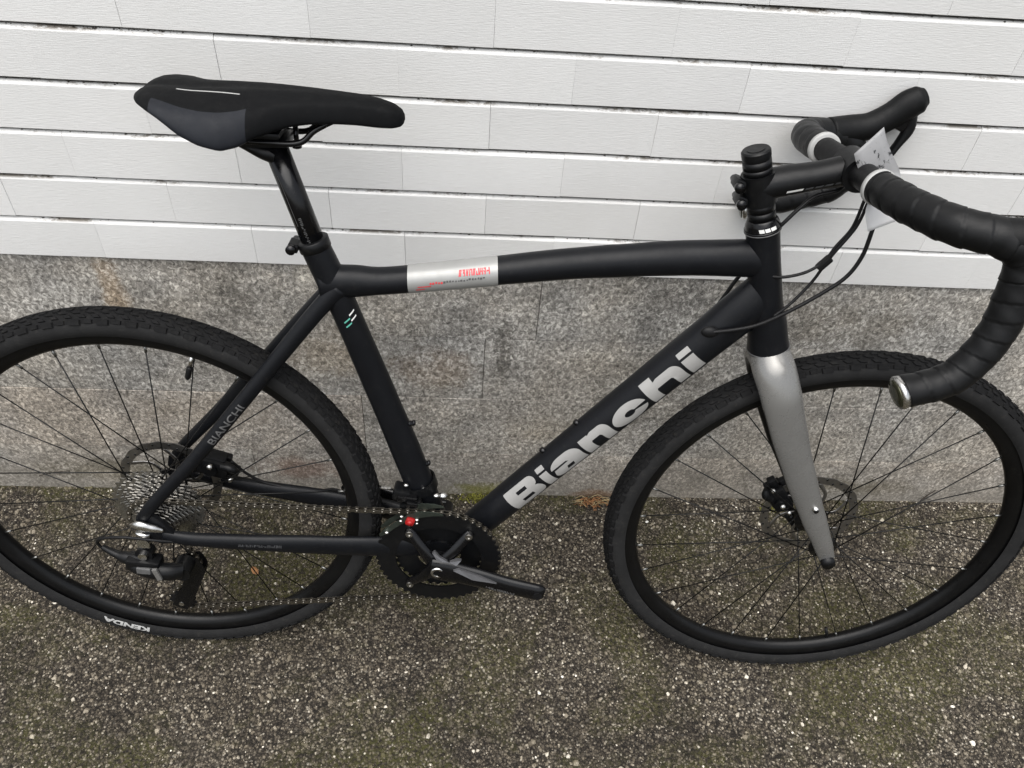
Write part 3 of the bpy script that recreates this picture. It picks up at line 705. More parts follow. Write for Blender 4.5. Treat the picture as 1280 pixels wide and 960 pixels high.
# brake hoods with levers
for P_, hoodpts in ((FR, [(0.425, 0.184, 0.921), (0.452, 0.190, 0.924), (0.480, 0.190, 0.930), (0.503, 0.189, 0.945), (0.522, 0.188, 0.962), (0.533, 0.187, 0.970), (0.541, 0.187, 0.975), (0.5435, 0.187, 0.9765)]),
                    (NR, [(0.462, -0.190, 0.944), (0.486, -0.196, 0.947), (0.512, -0.198, 0.953), (0.534, -0.199, 0.966), (0.552, -0.200, 0.984), (0.563, -0.201, 0.992), (0.571, -0.201, 0.997), (0.5735, -0.201, 0.9985)])):
    t = MB(); t.sweep(hoodpts, [(.0185, .019), (.0190, .0190), (.0180, .0185), (.0165, .0185), (.0168, .0205), (.0160, .0190), (.0105, .0125), (.003, .003)], 24, 6)
    hood = t.build('brake_hood', M['hood'], bike)
    a = Vector(hoodpts[4]); t = MB()
    t.sweep([a + Vector((.006, 0, -.008)), a + Vector((.012, -.001, -.030)), a + Vector((.003, 0, -.058)), a + Vector((-.010, .001, -.092)), a + Vector((-.012, .003, -.118))], [(.008, .010), (.0075, .0085), (.008, .005), (.0075, .004), (.006, .003)], 14, 6)
    t.build('brake_lever', M['black_satin'], hood)
    t = MB(); t.box(a + Vector((-.002, 0, -.022)), (.018, .016, .022), 0, Matrix.Rotation(.4, 3, 'Y'), .003); t.build('lever_body', M['black_gloss'], hood)

# ---- cables and hoses
def cable(pts, r=.0024, m='black_plastic', name='brake_hose'):
    t = MB(); t.sweep(pts, r, 10, 8); return t.build(name, M[m], bike)
cable([(0.392, 0.012, 0.914), (0.380, 0, 0.908), (0.355, 0, 0.899), (0.337, -.005, 0.883), (0.322, -.006, 0.862), (0.314, .004, 0.842), (0.322, .014, 0.818)])
cable([(0.408, -.014, 0.918), (0.405, -.02, 0.900), (0.402, -.02, 0.870), (0.390, -.02, 0.845), (0.381, -.022, 0.826), (0.362, -.025, 0.811), (0.336, -.023, 0.801), (0.318, -.015, 0.798)], .0020)
cable([(0.411, -.018, 0.918), (0.408, -.024, 0.900), (0.404, -.024, 0.872), (0.3885, -.024, 0.838), (0.382, -.022, 0.818), (0.373, -.022, 0.794), (0.354, -.026, 0.766), (0.336, -.029, 0.748)], .0020)
cable([(0.425, -.022, 0.905), (0.423, -.028, 0.870), (0.421, -.03, 0.839), (0.411, -.03, 0.811), (0.389, -.03, 0.787), (0.352, -.031, 0.757), (0.318, -.031, 0.735), (0.288, -.029, 0.724), (0.262, -.026, 0.717)], .0026)
cable([(0.318, .022, 0.800), (0.301, .027, 0.777), (0.286, .028, 0.741), (0.274, .026, 0.715), (0.262, .022, 0.700)], .0026)
t = MB(); t.box((0.3815, -.022, 0.823), (0.020, .009, .009), 0, Matrix.Rotation(-.95, 3, 'Y'), .002); t.build('cable_clip', M['black_plastic'], bike)

# ---- seat post, clamp, saddle
SP0, SP1 = Vector((-0.240, 0, 0.768)), Vector((-0.2835, 0, 0.918))
t = MB(); t.cyl(SP0, SP1, 0.0142, 32); post = t.build('seat_post', M['black_gloss'], bike)
spd = (SP1 - SP0).normalized(); spn = Vector((-spd.z, 0, spd.x)); spn = spn if spn.x > 0 else -spn
def sp_surf(x, y):
    a = x / 0.0142; return SP0 + spd * y - Vector((0, 1, 0)) * (.0145 * math.cos(a)) + spn * (.0145 * math.sin(a))
smallprint('post_print', lambda x, y: sp_surf(y - .002, x + .032), 0.036, 0.0035, 1, M['letter_dim'], 9, post)
quad_on(lambda x, y: sp_surf(x, y), -.0065, .06, -.0058, .125, 1, 3, M['letter_dim'], 'post_highlight', post)  # thin pale strip painted as a highlight along the post
t = MB(); c0 = Vector((-0.2475, 0, 0.793)); t.sweep([c0 - spd * .004, c0 - spd * .003, c0 + spd * .009, c0 + spd * .010], [.0185, .0201, .0201, .0190], 32, 1, smooth_path=False)
t.box(c0 + Vector((-.0245, -.004, .001)), (.013, .020, .011), 0, Matrix.Rotation(.25, 3, 'Y'), .002)
sc_ = t.build('seat_clamp', M['black_satin'], bike)
t = MB(); t.cyl(c0 + Vector((-.026, -.018, .001)), c0 + Vector((-.026, .016, .001)), .0042, 12).cyl(c0 + Vector((-.026, -.0195, .001)), c0 + Vector((-.026, -.013, .001)), .0062, 14); t.build('clamp_bolt', M['black_gloss'], sc_)
# saddle: lofted sections  x, half width, top z, side drop
SEC = [(-0.4235, .018, .9735, .001, .004), (-0.4200, .034, .9765, .001, .006), (-0.4125, .048, .9790, .002, .009), (-0.4010, .058, .9805, .004, .014), (-0.3860, .0650, .9812, .007, .022), (-0.3660, .0700, .9810, .013, .037), (-0.3460, .0712, .9825, .019, .049),
       (-0.3250, .0695, .9838, .0215, .056), (-0.3080, .0630, .9845, .0205, .053), (-0.2930, .0550, .9850, .017, .046), (-0.2750, .0450, .9850, .0125, .040), (-0.2560, .0365, .9848, .010, .035), (-0.2360, .0310, .9845, .009, .032), (-0.2120, .0265, .9835, .008, .030),
       (-0.1860, .0230, .9820, .007, .029), (-0.1620, .0205, .9790, .007, .028), (-0.1460, .0175, .9745, .006, .024), (-0.1370, .0125, .9690, .005, .017), (-0.1335, .005, .9630, .003, .008)]
def saddle_sec(x):
    for i in range(len(SEC) - 1):
        if SEC[i][0] <= x <= SEC[i + 1][0]:
            u = (x - SEC[i][0]) / (SEC[i + 1][0] - SEC[i][0]); return tuple(a * (1 - u) + b_ * u for a, b_ in zip(SEC[i], SEC[i + 1]))
def saddle_z(x, y):
    _, wd, zt, sd, dr = saddle_sec(x); a = min(.62, abs(y) / (wd * .86) * .62)
    return zt - sd * (a / .62) ** 2.2 - 0.003 * math.exp(-(y / .010) ** 2) * min(1, wd / .07)
def loft_saddle():
    mb = MB(); nseg = 26; vs = []; K = []
    # denser interpolation
    S = []
    for i in range(len(SEC) - 1):
        for k in range(3):
            u = k / 3; S.append(tuple(a * (1 - u) + b_ * u for a, b_ in zip(SEC[i], SEC[i + 1])))
    S.append(SEC[-1])
    for x, wd, zt, sd, dr in S:
        wide = min(1, wd / .07)
        for k in range(nseg + 1):
            s = -1 + 2 * k / nseg; a = abs(s)
            if a < .62:
                y = s / .62 * wd * .86; z = zt - sd * (a / .62) ** 2.2 - (0.003 * math.exp(-(y / .010) ** 2) * wide)
            else:
                q = (a - .62) / .38; y = math.copysign(wd * (.86 + .14 * math.sin(q * math.pi * .62)), s); z = zt - sd - max(.003, dr - sd) * q ** 1.1
                if q > .9: y *= .985
            vs.append((x, y, z))
        # underside
        for k in range(1, 8):
            s = 1 - 2 * k / 8; vs.append((x, s * wd * .82, zt - dr * (.98 - .35 * wide * (1 - abs(s))) + .001))
    n = nseg + 1 + 7; m = len(S)
    fs = []; mi = []
    for i in range(m - 1):
        for k in range(n):
            fs.append((i * n + k, i * n + (k + 1) % n, (i + 1) * n + (k + 1) % n, (i + 1) * n + k))
            x = S[i][0]; s = -1 + 2 * (k + .5) / nseg
            mi.append(1 if (k < nseg and abs(s) > .56 and -0.398 < x < -0.302) else 0)
    fs += [tuple(range(n)), tuple((m - 1) * n + k for k in range(n))]; mi += [0, 0]
    mb.add(vs, fs); mb.m = mi; return mb
sad = loft_saddle().build('saddle', [M['saddle'], M['saddle_panel']], bike)
ss = sad.modifiers.new('s', 'SUBSURF'); ss.levels = 1; ss.render_levels = 1
t = MB(); t.sweep([(x_, y_, saddle_z(x_, y_) - .0002) for x_, y_ in ((-0.378, -.019), (-0.362, -.0205), (-0.344, -.022), (-0.326, -.0235), (-0.308, -.025))], .0008, 8, 6); t.build('saddle_stripe', M['sticker'], sad)
for s in (-1, 1):
    t = MB(); t.sweep([(-0.385, s * .030, .957), (-0.362, s * .026, .940), (-0.335, s * .0225, .930), (-0.285, s * .022, .9285), (-0.250, s * .021, .930), (-0.232, s * .016, .944), (-0.205, s * .009, .957), (-0.185, s * .006, .962)], .0035, 12, 6); t.build('saddle_rail', M['black_gloss'], sad)
t = MB(); t.box((-0.290, 0, .9255), (.052, .040, .010), 0, Matrix.Rotation(-.05, 3, 'Y'), .003)
t.sweep([(-0.335, -.0, .931), (-0.318, 0, .922), (-0.295, 0, .912), (-0.282, 0, .908)], [(.012, .003), (.017, .008), (.017, .011), (.015, .012)], 18, 5)
t.box((-0.288, 0, .936), (.034, .050, .007), 0, None, .002); t.build('saddle_clamp', M['black_satin'], post, sharp=35)
for x in (-.318, -.258):
    t = MB(); t.cyl((x, -.0, .916), (x, 0, .944), .003, 10).cyl((x, 0, .917), (x, 0, .922), .0055, 12); t.build('clamp_bolt', M['black_gloss'], post)

# ---- fork
def fork_leg(s):
    t = MB()
    pts = [(0.3555, s * .006, 0.676), (0.361, s * .026, 0.662), (0.372, s * .042, 0.636), (0.394, s * .0495, 0.584), (0.430, s * .053, 0.508), (0.472, s * .0555, 0.428), (0.502, s * .0565, 0.374), (0.5185, s * .0565, 0.3420), (0.522, s * .0565, 0.3345)]
    t.sweep(pts, [(.022, .027), (.020, .0285), (.0155, .0275), (.0135, .0255), (.0125, .0225), (.0115, .0185), (.0100, .0150), (.008, .0125), (.006, .010)], 28, 6)
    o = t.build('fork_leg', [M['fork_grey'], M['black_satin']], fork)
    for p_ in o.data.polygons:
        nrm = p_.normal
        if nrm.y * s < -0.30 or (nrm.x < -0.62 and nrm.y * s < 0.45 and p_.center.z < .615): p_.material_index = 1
    return o
t = MB(); t.sweep([(0.3530, 0, 0.6840), (0.3545, 0, 0.6785), (0.3575, 0, 0.668), (0.361, 0, 0.655)], [.0272, .0275, .0268, .020], 32, 4)
fork = t.build('fork', M['fork_grey'], bike)
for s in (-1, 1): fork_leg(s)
t = MB(); t.cyl((0.3531, 0, .6855), (0.3541, 0, .6822), .0282, 32); t.build('crown_race', M['letter_dim'], fork)
t = MB(); t.cyl((0.466, -.0600, .452), (0.466, -.071, .4515), .0042, 14).cyl((0.466, -.0690, .4515), (0.466, -.0715, .4515), .0030, 10, 0); t.build('mudguard_boss', M['steel'], fork)
t = MB(); t.cyl((0.466, -.0708, .4505), (0.466, -.0722, .4505), .0034, 14); t.build('boss_hole', M['black_gloss'], fork)
for s in (-1, 1):
    t = MB(); t.cyl((0.5195, s * .070, .338), (0.5195, s * .049, .338), .0105, 20); t.build('axle_end', M['black_satin'], fork)

# ---- wheels
RO, TR = 0.3423, 0.0200
def tyre_profile():
    pr = []
    for i in range(25):
        a = R_(-128 + 256 * i / 24); pr.append((RO - TR - 0.0022 + math.cos(a) * (TR - .0002), math.sin(a) * (TR + .0002)))
    return pr
def knob(mb, phi, y, dphi, dy, hgt, skew=0.0):
    """tread block on the tyre: centred at angle phi and lateral y"""
    a0 = y / TR
    vs = []
    for lev in (0, 1):
        k = 1.0 if lev == 0 else 0.78
        rr = TR - .0008 + (hgt if lev else 0)
        for sx, sy in ((-1, -1), (1, -1), (1, 1), (-1, 1)):
            a = a0 + sy * dy / 2 * k / TR; p = phi + sx * dphi / 2 * k + skew * sy
            rad = RO - TR - .0022 + math.cos(a) * rr
            vs.append((rad * math.cos(p), math.sin(a) * rr, rad * math.sin(p)))
    mb.add(vs, [(0, 1, 2, 3), (4, 5, 6, 7), (0, 1, 5, 4), (1, 2, 6, 5), (2, 3, 7, 6), (3, 0, 4, 7)], 0, False)
ty = MB()
pr = tyre_profile(); ty.lathe((0, 0, 0), pr, 180, 0, closed=False)
for i, f_ in enumerate(ty.f):
    k = i % 24
    ty.m[i] = 1 if (k < 6 or k > 17) else 0
tyre_me = ty.mesh('tyre', [M['rubber'], M['sidewall']])
kn = MB(); NP = 112
for i in range(NP):
    p0 = 2 * math.pi * i / NP; dp = 2 * math.pi / NP
    knob(kn, p0, 0.0, dp * .55, .0055, .0028)
    knob(kn, p0 + dp * .5, -.0062, dp * .50, .0042, .0027, .15 * dp); knob(kn, p0 + dp * .5, .0062, dp * .50, .0042, .0027, -.15 * dp)
    knob(kn, p0, -.0122, dp * .55, .0048, .0028, .12 * dp); knob(kn, p0, .0122, dp * .55, .0048, .0028, -.12 * dp)
    if i % 2 == 0:
        for s in (-1, 1): knob(kn, p0 + dp * .5, s * .0205, dp * .95, .0075, .0034)
    else:
        for s in (-1, 1): knob(kn, p0 + dp * .5, s * .0195, dp * .62, .0055, .0030)
knob_me = kn.mesh('tread_blocks', M['rubber'])
rim_prof = [(0.3105, -.0128), (0.3130, -.0128), (0.3130, -.0112), (0.305, -.0108), (0.303, .0108), (0.3130, .0112), (0.3130, .0128), (0.3105, .0128), (0.300, .0122), (0.2925, .0090), (0.2880, .0045), (0.2872, 0), (0.2880, -.0045), (0.2925, -.0090), (0.300, -.0122)]
rm = MB(); rm.lathe((0, 0, 0), rim_prof, 180); rim_me = rm.mesh('wheel', M['rim']); rim_me.set_sharp_from_angle(angle=R_(50))
def spoke_mesh(hub_y, hub_r, sweep_ang):
    t = MB(); a = Vector((hub_r * math.sin(sweep_ang), hub_y, hub_r * math.cos(sweep_ang))); b_ = Vector((0, 0.001 if hub_y > 0 else -.001, .2885))
    t.cyl(a, b_, .00095, 6); d = (b_ - a).normalized(); t.cyl(b_ - d * .011, b_, .0019, 8, 1); t.ball(a, (.0022, .0022, .0022), 8, 0)
    return t.mesh('spoke', [M['spoke'], M['nipple']])
def gear_outline(r, nt_, depth, n_per=6):
    out = []
    for i in range(nt_):
        for k, q in enumerate((0, .0, 1, 1, 0, 0)):
            a = 2 * math.pi * (i + (k + .5) / n_per) / nt_; rr = r - depth * (1 - (0, .45, 1, 1, .45, 0)[k]); out.append((rr * math.cos(a), rr * math.sin(a)))
    return out
def circ(r, n): return [(r * math.cos(2 * math.pi * (i + .5) / n), r * math.sin(2 * math.pi * (i + .5) / n)) for i in range(n)]
def rotor(parent, y):
    t = MB(); nn = 144
    t.ringplate((0, y, 0), [((.080 - .0016 * (0.5 + .5 * math.sin(18 * 2 * math.pi * i / nn))) * math.cos(2 * math.pi * i / nn), (.080 - .0016 * (0.5 + .5 * math.sin(18 * 2 * math.pi * i / nn))) * math.sin(2 * math.pi * i / nn)) for i in range(nn)],
                [(.0655 * math.cos(2 * math.pi * i / nn), .0655 * math.sin(2 * math.pi * i / nn)) for i in range(nn)], -.0009, .0009)
    for i in range(6):
        a = 2 * math.pi * i / 6; p = lambda r, aa: (r * math.cos(aa), r * math.sin(aa))
        x0, z0 = p(.022, a); x1, z1 = p(.067, a + .55)
        t.sweep([(x0, y, z0), (p(.045, a + .16)[0], y, p(.045, a + .16)[1]), (x1, y, z1)], [(.0008, .0035), (.0008, .0028), (.0008, .0035)], 8, 4)
    t.ringplate((0, y, 0), circ(.024, 36), circ(.014, 36), -.0012, .0012)
    o = t.build('disc_rotor', M['rotor'], parent)
    hm = MB()
    for i in range(36):
        a = 2 * math.pi * i / 36 + .05; r = .0695 if i % 2 else .075
        hm.cyl((r * math.cos(a), y - .0012, r * math.sin(a)), (r * math.cos(a), y + .0012, r * math.sin(a)), .0019, 8)
    hm.build('rotor_holes', M['black_gloss'], parent)
    return o
def wheel(loc, label, rear, phase):
    wh = link('wheel', rim_me, bike, loc); wh['label'] = label
    tyo = link('tyre', tyre_me, wh); kno = link('tread_blocks', knob_me, wh); kno['kind'] = 'stuff'
    fl = ((-.021, .024), (.034, .024)) if rear else ((-.036, .019), (.024, .024))
    hb_ = MB(); w_ = .060 if rear else .048
    hb_.lathe((0, 0, 0), [(.004, -w_), (.0095, -w_), (.0095, fl[0][0] - .012), (.013, fl[0][0] - .006), (fl[0][1] + .003, fl[0][0] - .0015), (fl[0][1] + .003, fl[0][0] + .0015), (.014, fl[0][0] + .006), (.0125, 0), (.014, fl[1][0] - .006), (fl[1][1] + .003, fl[1][0] - .0015), (fl[1][1] + .003, fl[1][0] + .0015), (.014, fl[1][0] + .005), (.0095, w_), (.004, w_)], 40)
    hb_.build('hub', M['black_gloss'], wh, sharp=40)
    n_sp = 28
    meshes = [spoke_mesh(y, r, sg * R_(58)) for y, r in fl for sg in (1, -1)]
    for i in range(n_sp):
        o = link('spoke', meshes[(i % 2) * 2 + (i // 2) % 2], wh); o.rotation_euler = (0, phase + 2 * math.pi * i / n_sp, 0)
    rotor(wh, .0405 if rear else .038)
    return wh
rw = wheel(RA, 'rear wheel', True, R_(6)); fw = wheel(FA, 'front wheel', False, R_(2))
# valve on the rear wheel, black capped
va = Vector((-0.430 - RA[0], 0, 0.610 - RA[2])).normalized()
t = MB(); t.cyl(va * .2885, va * .266, .0028, 12); t.build('valve', M['steel'], rw)
t = MB(); t.sweep([va * .268, va * .266, va * .250, va * .246], [.0035, .0042, .0042, .0025], 12, 1, smooth_path=False); t.build('valve_cap', M['black_plastic'], rw)
va2 = Vector((.35, 0, -.94)).normalized(); t = MB(); t.cyl(va2 * .2885, va2 * .262, .0028, 12); t.build('valve', M['black_plastic'], fw)
# tyre brand on the rear sidewall
a_c = math.atan2(.048 - .3423, -.630 + .5191)
def tyre_surf(x, y):
    a = a_c - x / .326; b_ = R_(232) + y / TR     # x positive = clockwise seen from the drive side
    rad = RO - TR - .0022 + math.cos(b_ - R_(180) + 0) * 0
    th_ = R_(-99) + y / TR
    rad = RO - TR - .0022 + math.cos(th_) * (TR + .0006); yy = math.sin(th_) * (TR + .0008)
    return Vector((rad * math.cos(a), yy, rad * math.sin(a)))
bm = text2d('KENDA', 0.045, 1.0)
x0 = min(v.co.x for v in bm.verts); ex = max(v.co.x for v in bm.verts)
for v in bm.verts: v.co.x = (v.co.x - (x0 + ex) / 2) / (ex - x0) * 0.082; v.co.y = (v.co.y - .35) * 0.0125
wrap(bm, tyre_surf, 10, 5, 'tyre_lettering', M['white_ring'], rw)

# ---- drivetrain
t = MB(); t.cyl((RA[0], -.058, RA[2]), (RA[0], -.008, RA[2]), .0165, 30); cas = t.build('cassette', M['black_satin'], bike)
teeth = [34, 30, 26, 23, 21, 19, 17, 15, 13, 11]
for i, nt_ in enumerate(teeth):
    r = nt_ * .0127 / (2 * math.pi) + .0022; y = -.0165 - i * .00395
    t = MB(); t.ringplate((RA[0], y, RA[2]), gear_outline(r, nt_, .0042), circ(max(r - .0135, .0155), nt_ * 6), -.0009, .0009)
    o = t.build('sprocket', M['cog'], cas)
t = MB(); t.lathe((RA[0], -.056, RA[2]), [(.008, 0), (.0145, 0), (.0145, -.003), (.008, -.003)], 30); t.build('lockring', M['cog'], cas, sharp=30)

CY = -.0445
for r, nt_, y, nm in ((.0985, 48, -.0465, 'outer'), (.0705, 34, -.0385, 'inner')):
    t = MB(); t.ringplate((BB[0], y, BB[2]), gear_outline(r, nt_, .0045), circ(r - .031 if nm == 'outer' else r - .036, nt_ * 6), -.0014, .0014)
    cr_ = t.build('chainring', M['black_satin'], bike)
# crank with four-arm spider
ca = math.atan2(.258 - .289, .078 + .082)
cdir = Vector((math.cos(ca), 0, math.sin(ca))); cup = Vector((-math.sin(ca), 0, math.cos(ca))); C0 = Vector((-.083, 0, .288))
t = MB()
t.sweep([C0 + Vector((0, -.070, 0)) - cdir * .012, C0 + Vector((0, -.071, 0)) + cdir * .010, C0 + Vector((0, -.073, 0)) + cdir * .055, C0 + Vector((0, -.079, 0)) + cdir * .115, C0 + Vector((0, -.082, 0)) + cdir * .158, C0 + Vector((0, -.082, 0)) + cdir * .170],
    [(.009, .0205), (.010, .0225), (.0100, .0195), (.0090, .0165), (.0085, .0165), (.006, .0125)], 24, 6)
t.cyl(C0 + Vector((0, -.050, 0)), C0 + Vector((0, -.076, 0)), .0185, 30)
crank = t.build('crank_arm', M['black_gloss'], bike, sharp=50)
for k, a in enumerate((R_(128), R_(52), R_(-28), R_(-128) + .0)):
    d = Vector((math.cos(a), 0, math.sin(a)))
    t = MB(); t.sweep([C0 + Vector((0, -.064, 0)) + d * .012, C0 + Vector((0, -.060, 0)) + d * .038, C0 + Vector((0, -.052, 0)) + d * .066, C0 + Vector((0, -.049, 0)) + d * .078], [(.007, .013), (.0065, .0095), (.006, .0085), (.004, .007)], 16, 5)
    t.build('spider_arm', M['black_gloss'], crank)
    c = C0 + d * .0735; t = MB(); t.cyl(c + Vector((0, -.049, 0)), c + Vector((0, -.0565, 0)), .0058, 16); t.lathe((c.x, -.0565, c.z), [(.0026, 0), (.0052, 0), (.0052, -.0012), (.0026, -.0012)], 18, 0); t.build('chainring_bolt', M['cog'], crank, sharp=35)
t = MB(); t.lathe((C0.x, -.0760, C0.z), [(.0060, 0.001), (.0105, 0.001), (.0108, -.003), (.0098, -.0042), (.0066, -.0042), (.0060, -.003)], 32); t.build('crank_bolt', M['steel'], crank, sharp=35)
t = MB(); t.cyl((C0.x, -.0745, C0.z), (C0.x, -.077, C0.z), .0064, 20); t.build('bolt_recess', M['black_gloss'], crank)
# raised bright facets of the arm
def arm_facet(pts, m='letter_dim'):
    t = MB(); vs = [C0 + cdir * a + cup * b_ + Vector((0, y, 0)) for a, b_, y in pts]; n_ = len(vs)
    vs2 = [v + Vector((0, .004, 0)) for v in vs]
    t.add(vs + vs2, [tuple(range(n_)), tuple(range(2 * n_ - 1, n_ - 1, -1))] + [(i, (i + 1) % n_, (i + 1) % n_ + n_, i + n_) for i in range(n_)], 0, False); return t.build('arm_facet', M[m], crank)
arm_facet([(.022, .0155, -.0835), (.030, .0190, -.0815), (.062, .0145, -.0845), (.092, .0090, -.0880), (.055, .0065, -.0870)], 'crank_face')
arm_facet([(-.004, .0190, -.074), (.014, .0150, -.0775), (.026, .0200, -.0755), (.031, .0280, -.071), (.024, .0285, -.0715), (.013, .0215, -.074), (-.002, .0260, -.071), (-.012, .034, -.068), (-.015, .030, -.069)], 'crank_face')
def arm_surf(x, y):
    u = (x - .055) / .06; return C0 + cdir * x + cup * y + Vector((0, -.0840 - .006 * u - .0004, 0))
smallprint('crank_print', lambda x, y: arm_surf(x + .078, y - .006), .045, .0042, 1, M['letter_dim'], 5, crank)
t = MB(); e_ = C0 + cdir * .160; t.cyl(e_ + Vector((0, -.0895, 0)), e_ + Vector((0, -.0915, 0)), .0075, 20); t.build('pedal_thread', M['black_plastic'], crank, sharp=30)
# far crank arm pointing back
t = MB(); fd_ = Vector((-cdir.x, 0, -cdir.z))
t.sweep([C0 + Vector((0, .062, 0)), C0 + Vector((0, .064, 0)) + fd_ * .05, C0 + Vector((0, .072, 0)) + fd_ * .12, C0 + Vector((0, .076, 0)) + fd_ * .172], [(.009, .018), (.0085, .0155), (.0075, .013), (.007, .013)], 20, 6)
t.cyl(C0 + Vector((0, .036, 0)), C0 + Vector((0, .066, 0)), .0165, 26)
fc_ = t.build('crank_arm', M['black_gloss'], bike, sharp=50)
e_ = C0 + fd_ * .165 + Vector((0, .067, 0)); t = MB(); t.lathe((e_.x, e_.y, e_.z), [(.0062, 0), (.0095, 0), (.0095, -.0022), (.0062, -.0022)], 24); t.build('pedal_thread', M['steel'], fc_, sharp=35)

# chain
def arcpts(c, r, a0, a1, n=24): return [Vector((c[0] + r * math.cos(R_(a0 + (a1 - a0) * i / n)), 0, c[1] + r * math.sin(R_(a0 + (a1 - a0) * i / n)))) for i in range(n + 1)]
cog_r = 17 * .0127 / (2 * math.pi)
path = arcpts((BB[0], BB[2]), .0955, 88, -95, 60)
JU, JL = (-.485, .243), (-.504, .155)
path += arcpts(JL, .0215, -88, -222, 14)
path += arcpts(JU, .0215, -38, 28, 8)
path += arcpts((RA[0], RA[2]), cog_r, -38, -268, 30)
path.append(path[0].copy())
seglen = [0.0]
for i in range(1, len(path)): seglen.append(seglen[-1] + (path[i] - path[i - 1]).length)
tot = seglen[-1]; NL = int(round(tot / .0127)); NL -= NL % 2
def at_len(s):
    s = s % tot
    lo = 0
    for i in range(1, len(path)):
        if seglen[i] >= s:
            u = (s - seglen[i - 1]) / max(1e-9, seglen[i] - seglen[i - 1]); return path[i - 1].lerp(path[i], u)
    return path[-1]
def link_mesh(outer):
    t = MB(); hw = .0029 if outer else .0018; L_ = tot / NL
    for s in (-1, 1):
        out = []
        for cx, a0 in ((L_, -60), (0, 120)):
            for i in range(7): a = R_(a0 + 120 * i / 6 + (0)); out.append((cx + .0042 * math.cos(a), .0042 * math.sin(a)))
        out = [(x, z) for x, z in out]
        mid = []
        # pinch the waist
        out2 = out[:7] + [(L_ / 2, .0029)] + out[7:] + [(L_ / 2, -.0029)]
        t.prism(out2, s * hw - .0005, s * hw + .0005)
    if outer:
        for cx in (0, L_): t.cyl((cx, -.0040, 0), (cx, .0040, 0), .0018, 8)
    else:
        for cx in (0, L_): t.cyl((cx, -.0016, 0), (cx, .0016, 0), .0036, 10)
    return t.mesh('chain_link', M['chain'])
lm = [link_mesh(True), link_mesh(False)]
for i in range(NL):
    a = at_len(i * tot / NL); b_ = at_len((i + 1) * tot / NL); d = b_ - a
    lat = -.0430
    o = link('chain_link', lm[i % 2], bike, (a.x, lat, a.z)); o.rotation_euler = (0, -math.atan2(d.z, d.x), 0)

# rear derailleur
t = MB()
t.sweep([(-.524, -.071, .338), (-.527, -.073, .318), (-.526, -.075, .302)], [(.006, .011), (.005, .009), (.006, .010)], 14, 4)
rd = t.build('rear_derailleur', M['steel'], bike); 
t = MB(); t.sweep([(-.536, -.0735, .352), (-.522, -.0765, .358), (-.506, -.0755, .353), (-.492, -.073, .346)], [(.004, .006), (.006, .0095), (.0055, .0075), (.003, .004)], 14, 5); t.build('dropout_cap', M['steel'], rd)
t = MB(); t.cyl((-.5225, -.0735, .3255), (-.5225, -.082, .3255), .0092, 20); t.build('hanger_bolt', M['steel'], rd, sharp=35)
t = MB(); t.cyl((-.5265, -.074, .301), (-.5265, -.087, .301), .0068, 18); t.build('mount_bolt', M['steel'], rd, sharp=35)
t = MB()
t.sweep([(-.592, -.071, .303), (-.575, -.073, .292), (-.556, -.076, .286), (-.530, -.079, .286)], [(.004, .004), (.006, .006), (.009, .011), (.010, .013)], 16, 5)
t.cyl((-.5265, -.066, .300), (-.5265, -.082, .300), .013, 22)
t.box((-.5285, -.080, .2835), (.050, .024, .021), 0, Matrix.Rotation(.10, 3, 'Y'), .004)
t.sweep([(-.545, -.082, .278), (-.520, -.086, .2725), (-.495, -.083, .267), (-.478, -.076, .262)], [(.011, .013), (.012, .0145), (.013, .015), (.010, .014)], 18, 5)
t.cyl((-.480, -.052, .258), (-.480, -.080, .258), .0145, 22)
t.build('derailleur_body', M['black_satin'], rd, sharp=40)
t = MB(); t.box((-.525, -.0955, .281), (.021, .004, .012), 0, Matrix.Rotation(.10, 3, 'Y'), .0015); t.build('name_plate', M['letter_dim'], rd)
t = MB(); t.box((-.505, -.0975, .277), (.008, .005, .024), 0, Matrix.Rotation(-.22, 3, 'Y'), .0015); t.build('link_edge', M['fork_grey'], rd)
t = MB(); t.ball((-.552, -.084, .284), .0042, 10); t.build('limit_screw', M['steel'], rd)
for y in (-.0385, -.0540):
    t = MB(); t.sweep([(-.477, y, .262), (-.472, y, .240), (-.482, y, .200), (-.498, y, .165), (-.508, y, .146)], [(.0012, .016), (.0012, .019), (.0012, .0125), (.0012, .0145), (.0012, .0115)], 14, 6); t.build('cage_plate', M['black_gloss'], rd, sharp=40)
for c in (JU, JL):
    t = MB(); t.ringplate((c[0], -.0462, c[1]), gear_outline(.0225, 11, .0045), circ(.005, 66), -.0012, .0012); t.build('jockey_wheel', M['black_plastic'], rd)
    t = MB(); t.cyl((c[0], -.056, c[1]), (c[0], -.036, c[1]), .0042, 14); t.build('jockey_bolt', M['steel'], rd, sharp=35)
cable([(-.470, -.068, .318), (-.500, -.078, .330), (-.545, -.082, .338), (-.580, -.078, .330), (-.597, -.071, .314), (-.594, -.069, .298), (-.580, -.072, .290)], .0023, 'black_plastic', 'gear_housing')
